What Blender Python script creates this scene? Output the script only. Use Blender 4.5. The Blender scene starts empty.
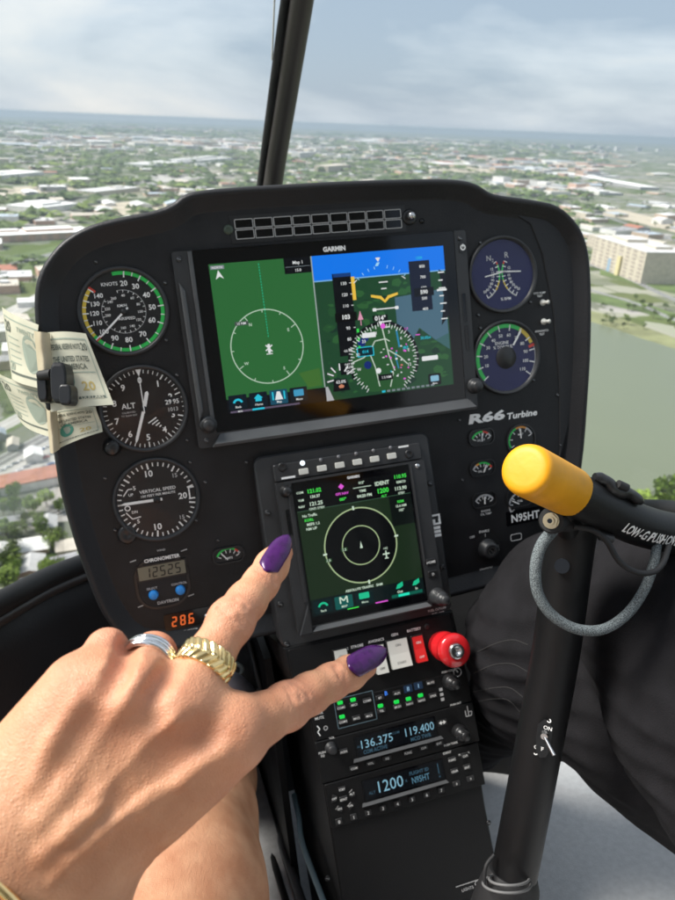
import bpy, math, random
import numpy as np
from mathutils import Matrix, Vector
random.seed(7); rng = np.random.default_rng(7)
S = bpy.context.scene
COL = S.collection
rad = math.radians

# ------------------------------------------------------------------ frames
# Cockpit frame "P": millimetres, x right, y down, z away from the pilot, origin on the instrument panel face.
F = 700.0
RC = np.array([[0.9569432548, 0.1046790574, -0.27074324], [-0.1469157006, 0.9790876305, -0.1407238033], [0.2503505223, 0.1744411271, 0.9523103009]])
TC = np.array([-6.67107, -191.868992, 685.892102])
CAM = -RC.T @ TC
def ray(px, py): return RC.T @ np.array([(px-337.5)/F, (py-450)/F, 1.0])
def at(px, py, d): return CAM + ray(px, py)*d
def C3(v): return Vector((v[0]/1000, v[2]/1000, -v[1]/1000))        # P -> cockpit metres, z up
upC = Vector((0.0634, -0.2845, 0.9566)).normalized()                 # world up seen from the banked, nose-down cabin
fC = (Vector((0, 1, 0)) - upC*upC.y).normalized()
xC = fC.cross(upC)
H3 = Matrix((xC, fC, upC)); H = H3.to_4x4()
def toW(v): return H3 @ C3(v)
GZ = -200.0
def ground_at(px, py, z=GZ):
    o = toW(CAM); d = H3 @ (C3(CAM+ray(px, py)) - C3(CAM))
    s = (z-o.z)/d.z
    return Vector((o.x+d.x*s, o.y+d.y*s))

# ------------------------------------------------------------------ camera, sky, sun, exposure
cam = bpy.data.cameras.new('camera'); camo = bpy.data.objects.new('camera', cam); COL.objects.link(camo)
S.camera = camo
cam.sensor_fit = 'VERTICAL'; cam.sensor_height = 36; cam.sensor_width = 27; cam.lens = 28
cam.clip_start = 0.01; cam.clip_end = 90000
cx = H3 @ (C3(RC[0])*1000).normalized(); cy = H3 @ (C3(-RC[1])*1000).normalized(); cz = H3 @ (C3(-RC[2])*1000).normalized()
m = Matrix((cx, cy, cz)).transposed().to_4x4(); m.translation = toW(CAM); camo.matrix_world = m
cam.dof.use_dof = True; cam.dof.focus_distance = 0.41; cam.dof.aperture_fstop = 17

SUN_EL, SUN_AZ = rad(50), rad(-72)       # azimuth clockwise from world +Y (the nose)
w = bpy.data.worlds.new('World'); S.world = w; w.use_nodes = True
nt = w.node_tree; N = nt.nodes; L = nt.links
N.clear()
wo = N.new('ShaderNodeOutputWorld'); bg = N.new('ShaderNodeBackground'); bg.inputs[1].default_value = 0.1
sky = N.new('ShaderNodeTexSky'); sky.sky_type = 'NISHITA'; sky.sun_disc = False
sky.sun_elevation = SUN_EL; sky.sun_rotation = SUN_AZ; sky.altitude = 200; sky.air_density = 1.2; sky.dust_density = 1.5
tc = N.new('ShaderNodeTexCoord'); mp = N.new('ShaderNodeMapping'); mp.inputs['Scale'].default_value = (1.0, 1.0, 3.4); mp.inputs['Location'].default_value = (0.4, 0.1, 0.35)
n1 = N.new('ShaderNodeTexNoise'); n1.inputs['Scale'].default_value = 1.9; n1.inputs['Detail'].default_value = 7; n1.inputs['Roughness'].default_value = .52; n1.inputs['Distortion'].default_value = .3
L.new(tc.outputs['Generated'], mp.inputs[0]); L.new(mp.outputs[0], n1.inputs['Vector'])
cr = N.new('ShaderNodeValToRGB'); e = cr.color_ramp.elements
e[0].position = .38; e[0].color = (2.4, 3.0, 3.75, 1); e[1].position = .62; e[1].color = (5.3, 5.4, 5.45, 1)
k = e.new(.5); k.color = (3.85, 4.35, 4.9, 1)
L.new(n1.outputs['Fac'], cr.inputs[0])
mx = N.new('ShaderNodeMix'); mx.data_type = 'RGBA'; mx.inputs[0].default_value = .86
L.new(sky.outputs[0], mx.inputs[6]); L.new(cr.outputs[0], mx.inputs[7]); L.new(mx.outputs[2], bg.inputs[0]); L.new(bg.outputs[0], wo.inputs[0])
sl = bpy.data.lights.new('sun', 'SUN'); sl.energy = 3.9; sl.angle = rad(24); sl.color = (1, .96, .9)
so = bpy.data.objects.new('sun', sl); COL.objects.link(so)
sd = Vector((math.sin(SUN_AZ)*math.cos(SUN_EL), math.cos(SUN_AZ)*math.cos(SUN_EL), math.sin(SUN_EL)))
so.rotation_euler = sd.to_track_quat('Z', 'Y').to_euler(); so.location = (0, 0, 50)
S.view_settings.view_transform = 'Standard'; S.view_settings.look = 'None'; S.view_settings.exposure = 0.8; S.view_settings.gamma = 1
S.view_settings.use_curve_mapping = False
S.render.engine = 'CYCLES'
try:
    S.cycles.use_denoising = True; S.cycles.denoiser = 'OPENIMAGEDENOISE'
except Exception: pass
S.cycles.max_bounces = 6; S.cycles.transparent_max_bounces = 12; S.cycles.volume_bounces = 1; S.cycles.sample_clamp_indirect = 4
S.cycles.caustics_reflective = False; S.cycles.caustics_refractive = False

# ------------------------------------------------------------------ materials
MATS = {}
def lin(c): return tuple((x/255/12.92 if x/255 <= .04045 else ((x/255+.055)/1.055)**2.4) for x in c)
def mat(name, col, rough=.5, metal=0, bump=0, bscale=800, var=0, vscale=30, coat=0, spec=None, sss=0, em=None, es=1, coords='Object'):
    if name in MATS: return MATS[name]
    M = bpy.data.materials.new(name); M.use_nodes = True; t = M.node_tree; b = t.nodes['Principled BSDF']
    b.inputs['Base Color'].default_value = (*col, 1); b.inputs['Roughness'].default_value = rough; b.inputs['Metallic'].default_value = metal
    if spec is not None: b.inputs['Specular IOR Level'].default_value = spec
    if coat: b.inputs['Coat Weight'].default_value = coat; b.inputs['Coat Roughness'].default_value = .08
    if em: b.inputs['Emission Color'].default_value = (*em, 1); b.inputs['Emission Strength'].default_value = es
    co = t.nodes.new('ShaderNodeTexCoord')
    if bump:
        n = t.nodes.new('ShaderNodeTexNoise'); n.inputs['Scale'].default_value = bscale; n.inputs['Detail'].default_value = 3
        bp = t.nodes.new('ShaderNodeBump'); bp.inputs['Strength'].default_value = bump; bp.inputs['Distance'].default_value = .0006
        t.links.new(co.outputs[coords], n.inputs['Vector']); t.links.new(n.outputs['Fac'], bp.inputs['Height']); t.links.new(bp.outputs[0], b.inputs['Normal'])
    if var:
        n = t.nodes.new('ShaderNodeTexNoise'); n.inputs['Scale'].default_value = vscale; n.inputs['Detail'].default_value = 5
        r = t.nodes.new('ShaderNodeValToRGB'); r.color_ramp.elements[0].position = .3; r.color_ramp.elements[1].position = .7
        r.color_ramp.elements[0].color = (*[x*(1-var) for x in col], 1); r.color_ramp.elements[1].color = (*[min(1, x*(1+var)) for x in col], 1)
        t.links.new(co.outputs[coords], n.inputs['Vector']); t.links.new(n.outputs['Fac'], r.inputs[0]); t.links.new(r.outputs[0], b.inputs['Base Color'])
        rr = t.nodes.new('ShaderNodeMapRange'); rr.inputs[3].default_value = max(.02, rough-.08); rr.inputs[4].default_value = min(1, rough+.08)
        t.links.new(n.outputs['Fac'], rr.inputs[0]); t.links.new(rr.outputs[0], b.inputs['Roughness'])
    MATS[name] = M; return M
def glow(rgb, s=1.0, rough=.12):
    "a lit screen colour under dark glossy glass"
    nm = 'screen_%d_%d_%d' % tuple(rgb) + ('' if s == 1 else '_%d' % round(s*100))
    return mat(nm, (.004, .004, .005), rough, em=lin(rgb), es=s*.55, spec=.35)
panel_black = mat('crinkle_black_paint', (.011, .011, .012), .5, spec=.35, bump=.35, bscale=900, var=.4, vscale=26)
shroud_black = mat('padded_black_vinyl', (.013, .013, .0145), .5, spec=.4, bump=.5, bscale=420, var=.2, vscale=9)
console_black = mat('console_black_paint', (.006, .006, .0065), .5, spec=.25, bump=.25, bscale=900, var=.2, vscale=14)
bezel_grey = mat('avionics_bezel_grey', (.027, .028, .030), .42, bump=.1, bscale=1200, var=.12, vscale=25)
lip_grey = mat('moulded_lip_grey', (.085, .088, .092), .38, var=.12, vscale=25)
black_plastic = mat('black_plastic', (.014, .014, .015), .35, var=.15, vscale=30)
rubber = mat('black_rubber', (.012, .012, .013), .65, var=.2, vscale=30)
dial_black = mat('dial_black', (.008, .008, .009), .4)
dial_reflect_brown = mat('altimeter_dial', (.014, .010, .009), .35, var=.3, vscale=22)  # brownish reflection put into this dial's colour
dial_blue = mat('dial_dark_blue', (.008, .010, .075), .45, var=.15, vscale=18)
glass_black = mat('screen_black_glass', (.003, .003, .004), .08, spec=.4)
white = mat('white_print', (.88, .88, .86), .5)
white_dim = mat('dim_white_print', (.50, .50, .50), .5)
outline_grey = mat('grey_outline_print', (.42, .42, .41), .5)
green_p = mat('green_arc_paint', (.03, .58, .10), .4)
yellow_p = mat('yellow_arc_paint', (.75, .55, .06), .4)
red_p = mat('red_paint', (.65, .05, .03), .4)
orange_p = mat('orange_arc_paint', (.8, .33, .05), .4)
blue_btn = mat('blue_button', (.03, .27, .75), .35)
lcd = mat('lcd_grey_green', (.17, .165, .12), .3)
lcd_dark = mat('lcd_segment_black', (.008, .008, .008), .4)
steel = mat('brushed_steel', (.55, .55, .55), .28, metal=1, var=.1, vscale=40)
dull_alu = mat('dull_aluminium', (.30, .31, .32), .42, metal=.8, var=.15, vscale=30)
brass = mat('brass', (.60, .48, .30), .3, metal=1, var=.1, vscale=60)
gold = mat('polished_gold', (.93, .68, .32), .17, metal=1)
silver = mat('polished_silver', (.82, .81, .80), .14, metal=1)
switch_white = mat('white_rocker_plastic', (.62, .62, .57), .4)
switch_red = mat('red_rocker_plastic', (.62, .02, .02), .35)
red_knob = mat('red_anodised_knob', (.60, .015, .02), .22, coat=.5)
yellow_cap = mat('yellow_plastic_cap', (.74, .33, .003), .5, bump=.2, bscale=260, var=.10, vscale=45)
bar_black = mat('black_painted_tube', (.006, .006, .0065), .45, spec=.3, bump=.15, bscale=700, var=.18, vscale=18)
post_grey = mat('windshield_post_paint', (.045, .040, .038), .42, var=.12, vscale=8)
carpet = mat('grey_floor_carpet', (.56, .56, .56), .92, bump=1.0, bscale=600, var=.08, vscale=120)
cabin_black = mat('cabin_black_vinyl', (.011, .011, .012), .6, bump=.4, bscale=300, var=.25, vscale=8)
trousers = mat('black_trouser_cloth', (.0105, .010, .0115), .92, bump=.8, bscale=900, var=.3, vscale=40, spec=.2)
stitch_m = mat('grey_stitching', (.018, .017, .017), .9)
shoe_grey = mat('grey_shoe_fabric', (.28, .27, .31), .8, bump=.4, bscale=700)
paper = mat('banknote_paper', (.66, .64, .49), .75, bump=.15, bscale=500, var=.08, vscale=60)
paper_band = mat('banknote_tan_tint', (.55, .47, .32), .75)
ink = mat('banknote_green_black_ink', (.13, .15, .12), .8)
ink_soft = mat('banknote_soft_green_ink', (.36, .42, .34), .8)
ink_green = mat('banknote_green_seal', (.08, .30, .22), .8)
ink_gold = mat('banknote_gold_ink', (.55, .42, .14), .6)
def clear_mat(name, refl=.06, rough=.03, tint=(1, 1, 1)):
    M = bpy.data.materials.new(name); M.use_nodes = True; t = M.node_tree; t.nodes.clear()
    o = t.nodes.new('ShaderNodeOutputMaterial'); tr = t.nodes.new('ShaderNodeBsdfTransparent'); tr.inputs[0].default_value = (*tint, 1)
    g = t.nodes.new('ShaderNodeBsdfGlossy'); g.inputs['Roughness'].default_value = rough
    fr = t.nodes.new('ShaderNodeFresnel'); fr.inputs[0].default_value = 1.3; ml = t.nodes.new('ShaderNodeMath'); ml.operation = 'MULTIPLY'; ml.inputs[1].default_value = refl/.017
    mi = t.nodes.new('ShaderNodeMixShader'); t.links.new(fr.outputs[0], ml.inputs[0]); ml.use_clamp = True
    t.links.new(ml.outputs[0], mi.inputs[0]); t.links.new(tr.outputs[0], mi.inputs[1]); t.links.new(g.outputs[0], mi.inputs[2]); t.links.new(mi.outputs[0], o.inputs[0])
    return M
gauge_glass = clear_mat('gauge_glass', .009)
windshield_m = clear_mat('windshield_acrylic', .005, .02, (.985, .99, .985))

# ------------------------------------------------------------------ mesh building
class Plane:
    "flat face in P: u right, v down along the face, w out towards the pilot; a = degrees the foot comes forward"
    def __init__(s, o, a=0):
        s.o = np.array(o, float); s.a = rad(a); s.ev = np.array([0, math.cos(s.a), -math.sin(s.a)]); s.n = np.array([0, -math.sin(s.a), -math.cos(s.a)])
    def __call__(s, u, v, w=0): return s.o + np.array([u, 0, 0]) + s.ev*v + s.n*w
    def uv(s, px, py, w=0):
        r = ray(px, py); k = (s.n @ (s.o - CAM) + w)/(s.n @ r); q = CAM + r*k - s.o
        return float(q[0]), float(q @ s.ev)
_tx = {}
def text_mesh(s, bold=0):
    k = (s, bold)
    if k not in _tx:
        c = bpy.data.curves.new('lettering', 'FONT'); c.body = s; c.size = 1; c.offset = bold; c.resolution_u = 2
        o = bpy.data.objects.new('lettering', c); me = bpy.data.meshes.new_from_object(o)
        vs = np.array([v.co[:2] for v in me.vertices]) if len(me.vertices) else np.zeros((0, 2))
        fs = [tuple(p.vertices) for p in me.polygons]
        _tx[k] = (vs, fs); bpy.data.objects.remove(o); bpy.data.curves.remove(c); bpy.data.meshes.remove(me)
    return _tx[k]
SEG = {'0': 'abcdef', '1': 'bc', '2': 'abged', '3': 'abgcd', '4': 'fgbc', '5': 'afgcd', '6': 'afgecd', '7': 'abc', '8': 'abcdefg', '9': 'abcdfg', ' ': ''}
class MB:
    def __init__(s, fr=None): s.v = []; s.f = []; s.mi = []; s.sm = []; s.mats = []; s.fr = fr or (lambda x, y, z: np.array([x, y, z], float))
    def _m(s, m):
        if m not in s.mats: s.mats.append(m)
        return s.mats.index(m)
    def raw(s, vs, fs, m, smooth=False):
        b = len(s.v); s.v.extend(vs); k = s._m(m)
        for f in fs: s.f.append(tuple(i+b for i in f)); s.mi.append(k); s.sm.append(smooth)
    def add(s, vs, fs, m, smooth=False): s.raw([s.fr(*p) for p in vs], fs, m, smooth)
    def poly(s, pts, w, m): s.add([(p[0], p[1], w) for p in pts], [tuple(range(len(pts)))], m)
    def rect(s, x0, y0, x1, y1, w, m): s.poly([(x0, y0), (x1, y0), (x1, y1), (x0, y1)], w, m)
    def prism(s, pts, w0, w1, m, bev=0, back=False):
        n = len(pts); P = np.array(pts, float)
        if bev:
            c = P.mean(0); 
            Q = inset(P, bev)
            vs = [(x, y, w0) for x, y in P] + [(x, y, w1-bev) for x, y in P] + [(x, y, w1) for x, y in Q]
            fs = [(i, (i+1) % n, n+(i+1) % n, n+i) for i in range(n)] + [(n+i, n+(i+1) % n, 2*n+(i+1) % n, 2*n+i) for i in range(n)] + [tuple(range(2*n, 3*n))]
        else:
            vs = [(x, y, w0) for x, y in P] + [(x, y, w1) for x, y in P]
            fs = [(i, (i+1) % n, n+(i+1) % n, n+i) for i in range(n)] + [tuple(range(n, 2*n))]
        if back: fs.append(tuple(range(n-1, -1, -1)))
        s.add(vs, fs, m)
    def frame(s, outer, inner, w0, w1, m):
        "flat ring between two outlines of equal count, with side walls"
        n = len(outer)
        vs = [(x, y, w0) for x, y in outer]+[(x, y, w1) for x, y in outer]+[(x, y, w1) for x, y in inner]+[(x, y, w0) for x, y in inner]
        fs = []
        for i in range(n):
            j = (i+1) % n
            fs += [(i, j, n+j, n+i), (n+i, n+j, 2*n+j, 2*n+i), (2*n+i, 2*n+j, 3*n+j, 3*n+i)]
        s.add(vs, fs, m)
    def lathe(s, cx, cy, prof, m, seg=40, smooth=True, sx=1, sy=1, cap=True):
        vs = []; fs = []
        for r, w in prof:
            for i in range(seg):
                t = 2*math.pi*i/seg; vs.append((cx+r*math.cos(t)*sx, cy+r*math.sin(t)*sy, w))
        for k in range(len(prof)-1):
            for i in range(seg): fs.append((k*seg+i, k*seg+(i+1) % seg, (k+1)*seg+(i+1) % seg, (k+1)*seg+i))
        s.add(vs, fs, m, smooth)
        if prof[-1][0] > .05 and cap: s.add([vs[(len(prof)-1)*seg+i] for i in range(seg)], [tuple(range(seg))], m)
    def arc(s, cx, cy, r0, r1, a0, a1, w, m):
        "degrees clockwise from 12 o'clock"
        n = max(2, int(abs(a1-a0)/5)+1); vs = []
        for i in range(n+1):
            t = rad(a0+(a1-a0)*i/n); vs += [(cx+r0*math.sin(t), cy-r0*math.cos(t), w), (cx+r1*math.sin(t), cy-r1*math.cos(t), w)]
        s.add(vs, [(2*i, 2*i+1, 2*i+3, 2*i+2) for i in range(n)], m)
    def line(s, x0, y0, x1, y1, wd, w, m):
        d = math.hypot(x1-x0, y1-y0) or 1; nx, ny = -(y1-y0)/d*wd/2, (x1-x0)/d*wd/2
        s.poly([(x0+nx, y0+ny), (x1+nx, y1+ny), (x1-nx, y1-ny), (x0-nx, y0-ny)], w, m)
    def path(s, pts, wd, w, m):
        for a, b in zip(pts, pts[1:]): s.line(*a, *b, wd, w, m)
    def tick(s, cx, cy, a, r0, r1, wd, w, m):
        t = rad(a); s.line(cx+r0*math.sin(t), cy-r0*math.cos(t), cx+r1*math.sin(t), cy-r1*math.cos(t), wd, w, m)
    def text(s, st, x, y, h, w, m, width=None, al='c', rot=0, bold=.012, shear=0):
        "x, y = centre of the line; h = capital height"
        vs, fs = text_mesh(st, bold)
        if not len(vs): return
        k = h/.70; V = vs*k; mn, mx_ = V[:, 0].min(), V[:, 0].max(); W = mx_-mn
        q = width/W if width else 1
        X = (V[:, 0]-mn)*q; W *= q
        X -= {'c': W/2, 'l': 0, 'r': W}[al]; Y = -(V[:, 1]-h/2); X = X-Y*shear
        c, n = math.cos(rad(rot)), math.sin(rad(rot))
        s.add([(x+a*c-b*n, y+a*n+b*c, w) for a, b in zip(X, Y)], fs, m)
    def seg7(s, st, x, y, h, w, m, pitch=.68, th=.13):
        W = h*.5; t = h*th
        for ch in st:
            if ch == '.': s.rect(x-W*.16, y+h/2-t, x-W*.16+t, y+h/2, w, m); continue
            g = t*.55
            R = {'a': (0+g, -h/2, W-g, -h/2+t), 'd': (g, h/2-t, W-g, h/2), 'g': (g, -t/2, W-g, t/2), 'f': (0, -h/2+g, t, -g/2), 'b': (W-t, -h/2+g, W, -g/2), 'e': (0, g/2, t, h/2-g), 'c': (W-t, g/2, W, h/2-g)}
            for c in SEG[ch]:
                a = R[c]; sk = -.09
                s.poly([(x+a[0]+sk*a[1], y+a[1]), (x+a[2]+sk*a[1], y+a[1]), (x+a[2]+sk*a[3], y+a[3]), (x+a[0]+sk*a[3], y+a[3])], w, m)
            x += h*pitch
    def tube(s, pts, r, m, seg=12, caps=True, flat=None):
        P = [np.array(p, float) for p in pts]; n = len(P); rr = r if hasattr(r, '__len__') else [r]*n
        T = [P[min(i+1, n-1)]-P[max(i-1, 0)] for i in range(n)]; T = [t/np.linalg.norm(t) for t in T]
        a = np.array([0, 0, 1.0]) if abs(T[0][2]) < .8 else np.array([0, 1.0, 0]); u = np.cross(T[0], a); u /= np.linalg.norm(u)
        vs = []
        for i in range(n):
            u = u - T[i]*(u @ T[i]); u /= np.linalg.norm(u); v = np.cross(T[i], u)
            for k in range(seg):
                t = 2*math.pi*k/seg; vs.append(tuple(P[i]+(u*math.cos(t)+v*math.sin(t))*rr[i]))
        fs = [(i*seg+k, i*seg+(k+1) % seg, (i+1)*seg+(k+1) % seg, (i+1)*seg+k) for i in range(n-1) for k in range(seg)]
        s.add(vs, fs, m, True)
        if caps: s.add([vs[k] for k in range(seg)], [tuple(range(seg))], m); s.add([vs[(n-1)*seg+k] for k in range(seg)], [tuple(range(seg))], m)
    def box(s, x0, y0, z0, x1, y1, z1, m):
        vs = [(x, y, z) for z in (z0, z1) for y in (y0, y1) for x in (x0, x1)]
        s.add(vs, [(0, 1, 3, 2), (4, 6, 7, 5), (0, 4, 5, 1), (2, 3, 7, 6), (0, 2, 6, 4), (1, 5, 7, 3)], m)
    def build(s, name, parent=None, label=None, solid=0):
        me = bpy.data.meshes.new(name); b = BASE.get(parent.name, None) if parent else None
        if parent and parent.type == 'MESH' and b is None: b = BASE[parent.name]
        b = b if b is not None else (s.v[0] if len(s.v) else np.zeros(3))
        if parent is None: b = np.mean(np.array(s.v), 0)
        cb = C3(b)
        me.from_pydata([tuple(C3(v)-cb) for v in s.v], [], s.f)
        for m in s.mats: me.materials.append(m)
        me.polygons.foreach_set('material_index', s.mi); me.polygons.foreach_set('use_smooth', s.sm); me.update()
        o = bpy.data.objects.new(name, me); COL.objects.link(o); BASE[o.name] = b
        if parent: o.parent = parent
        else: o.matrix_world = H @ Matrix.Translation(cb)
        if label: o['label'] = label
        if solid:
            md = o.modifiers.new('thickness', 'SOLIDIFY'); md.thickness = solid/1000; md.offset = 0
        return o
BASE = {}
def thing(name, label, cat, base, group=None, kind=None):
    o = bpy.data.objects.new(name, None); COL.objects.link(o); BASE[o.name] = np.array(base, float)
    o.matrix_world = H @ Matrix.Translation(C3(base)); o.empty_display_size = .05; tag(o, label, cat, group); return o
def tag(o, label, cat, group=None):
    o['label'] = label; o['category'] = cat
    if group: o['group'] = group
    return o
def inset(P, d):
    P = np.array(P, float); n = len(P); a = 0.5*sum(P[i][0]*P[(i+1) % n][1]-P[(i+1) % n][0]*P[i][1] for i in range(n)); sg = 1 if a > 0 else -1
    out = []
    for i in range(n):
        e0 = P[i]-P[i-1]; e1 = P[(i+1) % n]-P[i]; e0 = e0/(np.linalg.norm(e0)+1e-9); e1 = e1/(np.linalg.norm(e1)+1e-9)
        n0 = np.array([-e0[1], e0[0]])*sg; n1 = np.array([-e1[1], e1[0]])*sg; b = n0+n1; b /= (b @ b)/2+1e-9
        out.append(P[i]+b*d)
    return np.array(out)
def rrect(x0, y0, x1, y1, r, k=4):
    out = []
    for cx, cy, a in ((x1-r, y0+r, -90), (x1-r, y1-r, 0), (x0+r, y1-r, 90), (x0+r, y0+r, 180)):
        for i in range(k+1): t = rad(a+90*i/k); out.append((cx+r*math.cos(t), cy+r*math.sin(t)))
    return out
def smooth_closed(P, k=4):
    P = np.array(P, float); n = len(P); out = []
    for i in range(n):
        a, b, c, d = P[i-1], P[i], P[(i+1) % n], P[(i+2) % n]
        for j in range(k):
            t = j/k; out.append(.5*((2*b)+(-a+c)*t+(2*a-5*b+4*c-d)*t*t+(-a+3*b-3*c+d)*t**3))
    return np.array(out)
def spline(P, k=8):
    P = np.array(P, float); P = np.vstack([2*P[0]-P[1], P, 2*P[-1]-P[-2]]); out = []
    for i in range(1, len(P)-2):
        a, b, c, d = P[i-1:i+3]
        for j in range(k): t = j/k; out.append(.5*((2*b)+(-a+c)*t+(2*a-5*b+4*c-d)*t*t+(-a+3*b-3*c+d)*t**3))
    out.append(P[-2]); return np.array(out)

# ------------------------------------------------------------------ instrument panel
MP = Plane((0, 0, 0), 0); U = MP.uv
panel = thing('instrument_panel', 'black instrument panel with padded rounded rim, round dials and a wide colour screen', 'instrument panel', (0, 350, 10))
outl_px = [(36, 330), (34.5, 300), (37.5, 279), (46, 261), (63, 241), (88, 226.5), (118, 218), (153, 211), (171, 204), (182, 196), (198, 191), (235, 187.5), (285, 184.5),
           (340, 181.5), (400, 179.5), (450, 179.5), (474, 184), (492, 194), (525, 199), (553, 205), (571, 219), (583, 240), (588.5, 275), (589, 336), (586, 395), (580, 465),
           (566, 540), (540, 578), (500, 584), (440, 599), (340, 620), (271, 634), (200, 646), (150, 650), (124, 640), (107, 620), (96, 600), (83, 566), (73, 537), (60, 490), (54, 455), (43, 392)]
OUT = smooth_closed([U(*p, 6) for p in outl_px], 4)
mb = MB(MP)
rings = []                                                   # padded rim: inner edge, ramp, rolled crest, outer wall
for d, wv in ((20, 0), (16.5, 1.2), (7, 12), (4.5, 13.2), (2, 12), (.4, 8.5), (0, 4), (1.5, -30), (14, -150)):
    rings.append((inset(OUT, d) if d else OUT, wv))
n = len(OUT); vs = []; fs = []
for R, wv in rings: vs += [(x, y, wv) for x, y in R]
for k in range(len(rings)-1): fs += [(k*n+i, k*n+(i+1) % n, (k+1)*n+(i+1) % n, (k+1)*n+i) for i in range(n)]
mb.add(vs, fs, shroud_black, True); mb.build('padded_rim', panel)
mb = MB(MP); mb.prism(inset(OUT, 19), -3, .3, panel_black)
mb.build('face_plate', panel)
def screw(b, x, y, r=2.3, w=.3, m=None):
    b.lathe(x, y, [(r, w), (r, w+.8), (r*.75, w+1.3), (0.01, w+1.4)], m or black_plastic, 12); b.line(x-r*.6, y-r*.3, x+r*.6, y+r*.3, .5, w+1.5, dull_alu)
for px, py in ((96, 262), (165, 283), (166, 340), (88, 345), (88, 372), (177, 375), (187, 440), (105, 478), (190, 462), (115, 530), (196, 520), (218, 540), (480, 243), (530, 302), (478, 315), (480, 328), (533, 380), (557, 395), (560, 445), (459, 420), (462, 480), (205, 482), (246, 462)):
    scr = MB(MP); screw(scr, *U(px, py), r=1.9); scr.build('screw', panel)

def gauge_shell(name, px, py, R, face, sx=1.0, label=None, knob=None):
    x, y = U(px, py, 3); b = MB(MP)
    b.lathe(x, y, [(R, .3), (R, 3.2), (R-.8, 4.4), (R-2.6, 4.4), (R-4.2, 1.0)], bezel_grey, 56, cap=False)
    g = b.build(name, panel, label)
    f = MB(MP); f.lathe(x, y, [(R-3.9, .9), (.01, .9)], face, 48); return g, x, y, f
def needle(parent, x, y, a, L_, wd, w=2.2, m=white, tail=0, name='needle', tip=.35, r0=0):
    b = MB(MP); t = rad(a); dx, dy = math.sin(t), -math.cos(t); nx, ny = -dy, dx
    def q(l, o): return (x+dx*l+nx*o, y+dy*l+ny*o)
    b.prism([q(r0-tail, -wd/2), q(L_*.9, -wd/2), q(L_, -wd*tip*.3), q(L_, wd*tip*.3), q(L_*.9, wd/2), q(r0-tail, wd/2)], w-.3, w, m)
    return b.build(name, parent)
def hub(parent, x, y, r, w=2.6, m=dial_black):
    b = MB(MP); b.lathe(x, y, [(r, w-1.5), (r, w), (.01, w+.2)], m, 20); b.build('hub', parent)
def gglass(parent, x, y, R):
    b = MB(MP); b.lathe(x, y, [(R-3.6, 3.2), (.01, 3.3)], gauge_glass, 32); b.build('glass', parent)

# airspeed
g, x, y, f = gauge_shell('airspeed_gauge', 124, 311.5, 40.5, dial_black, label='airspeed dial ringed by a bright green arc with a yellow stretch')
f.arc(x, y, 33.0, 36.2, -9, 236, 1.2, green_p); f.arc(x, y, 33.0, 36.2, 236, 308, 1.2, yellow_p); f.tick(x, y, 311, 29.5, 36.4, 2.4, 1.35, red_p); f.tick(x, y, 229, 29, 36.4, 1.6, 1.35, red_p)
sp = {20: 8, 30: 32, 40: 59, 50: 86, 60: 113, 70: 148, 80: 179, 90: 207, 100: 231, 110: 252, 120: 272, 130: 291, 140: 309}
for v, a in sp.items():
    f.tick(x, y, a, 30.6, 36.2, 1.1, 1.5, white)
    r = 25.5; f.text(str(v), x+r*math.sin(rad(a)), y-r*math.cos(rad(a)), 4.6 if v < 100 else 4.0, 1.3, white, bold=.02)
ks = list(sp.values())
for a, b_ in zip(ks, ks[1:]): f.tick(x, y, (a+b_)/2, 32.6, 36.2, .8, 1.5, white)
f.text('KNOTS', x-9, y-25.5, 3.1, 1.3, white); f.text('KM/H', x-1, y-5.6, 2.5, 1.3, white); f.text('AIRSPEED', x+1.5, y+6.2, 2.5, 1.3, white)
for a in range(-10, 320, 15): f.tick(x, y, a, 17.4, 19.4, .6, 1.3, white)
f.arc(x, y, 19.2, 19.6, -10, 310, 1.25, white_dim)
for v, a in (('40', 5), ('60', 38), ('80', 68), ('100', 95), ('120', 125), ('140', 158), ('160', 190), ('200', 262), ('220', 285), ('240', 312), ('260', 330)):
    f.text(v, x+14.6*math.sin(rad(a)), y-14.6*math.cos(rad(a)), 2.3, 1.3, white)
f.build('dial_face', g); needle(g, x, y, 229, 32.5, 1.7, r0=-4, tail=1); hub(g, x, y, 3); gglass(g, x, y, 40.5)

# altimeter
g, x, y, f = gauge_shell('altimeter', 144, 409, 41, dial_reflect_brown, label='altimeter dial reading in feet with a knob at its lower left')
for i in range(50):
    a = i*7.2; big = i % 5 == 0; f.tick(x, y, a, 31.5 if big else 33.2, 36.6, 1.1 if big else .7, 1.2, white)
for i in range(10):
    a = i*36; f.text(str(i), x+27*math.sin(rad(a)), y-27*math.cos(rad(a)), 5.6, 1.2, white, bold=.02)
f.text('ALT', x-13.5, y-4.5, 5, 1.2, white); f.text('CALIBRATED', x-14, y+1.6, 1.5, 1.2, white_dim); f.text('TO 20,000 FEET', x-14, y+4.6, 1.5, 1.2, white_dim)
f.prism(rrect(x+18, y-8, x+35, y+8, 1), 1.1, 1.4, dial_black)
f.text('29', x+23, y-3.6, 4.2, 1.6, white); f.text('95', x+30, y-3.6, 4.2, 1.6, white); f.text('1013', x+26.5, y+3.6, 3.6, 1.6, white_dim)
for i in range(5): f.line(x+4+i*3.2-2, y+14+i*1.6, x+10+i*1.2, y+8.5+i*2.6+1, 1.1, 1.25, white)
f.prism([(x-2.6, y-37), (x+2.6, y-37), (x, y-30.5)], 1.6, 2.0, white)
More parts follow.
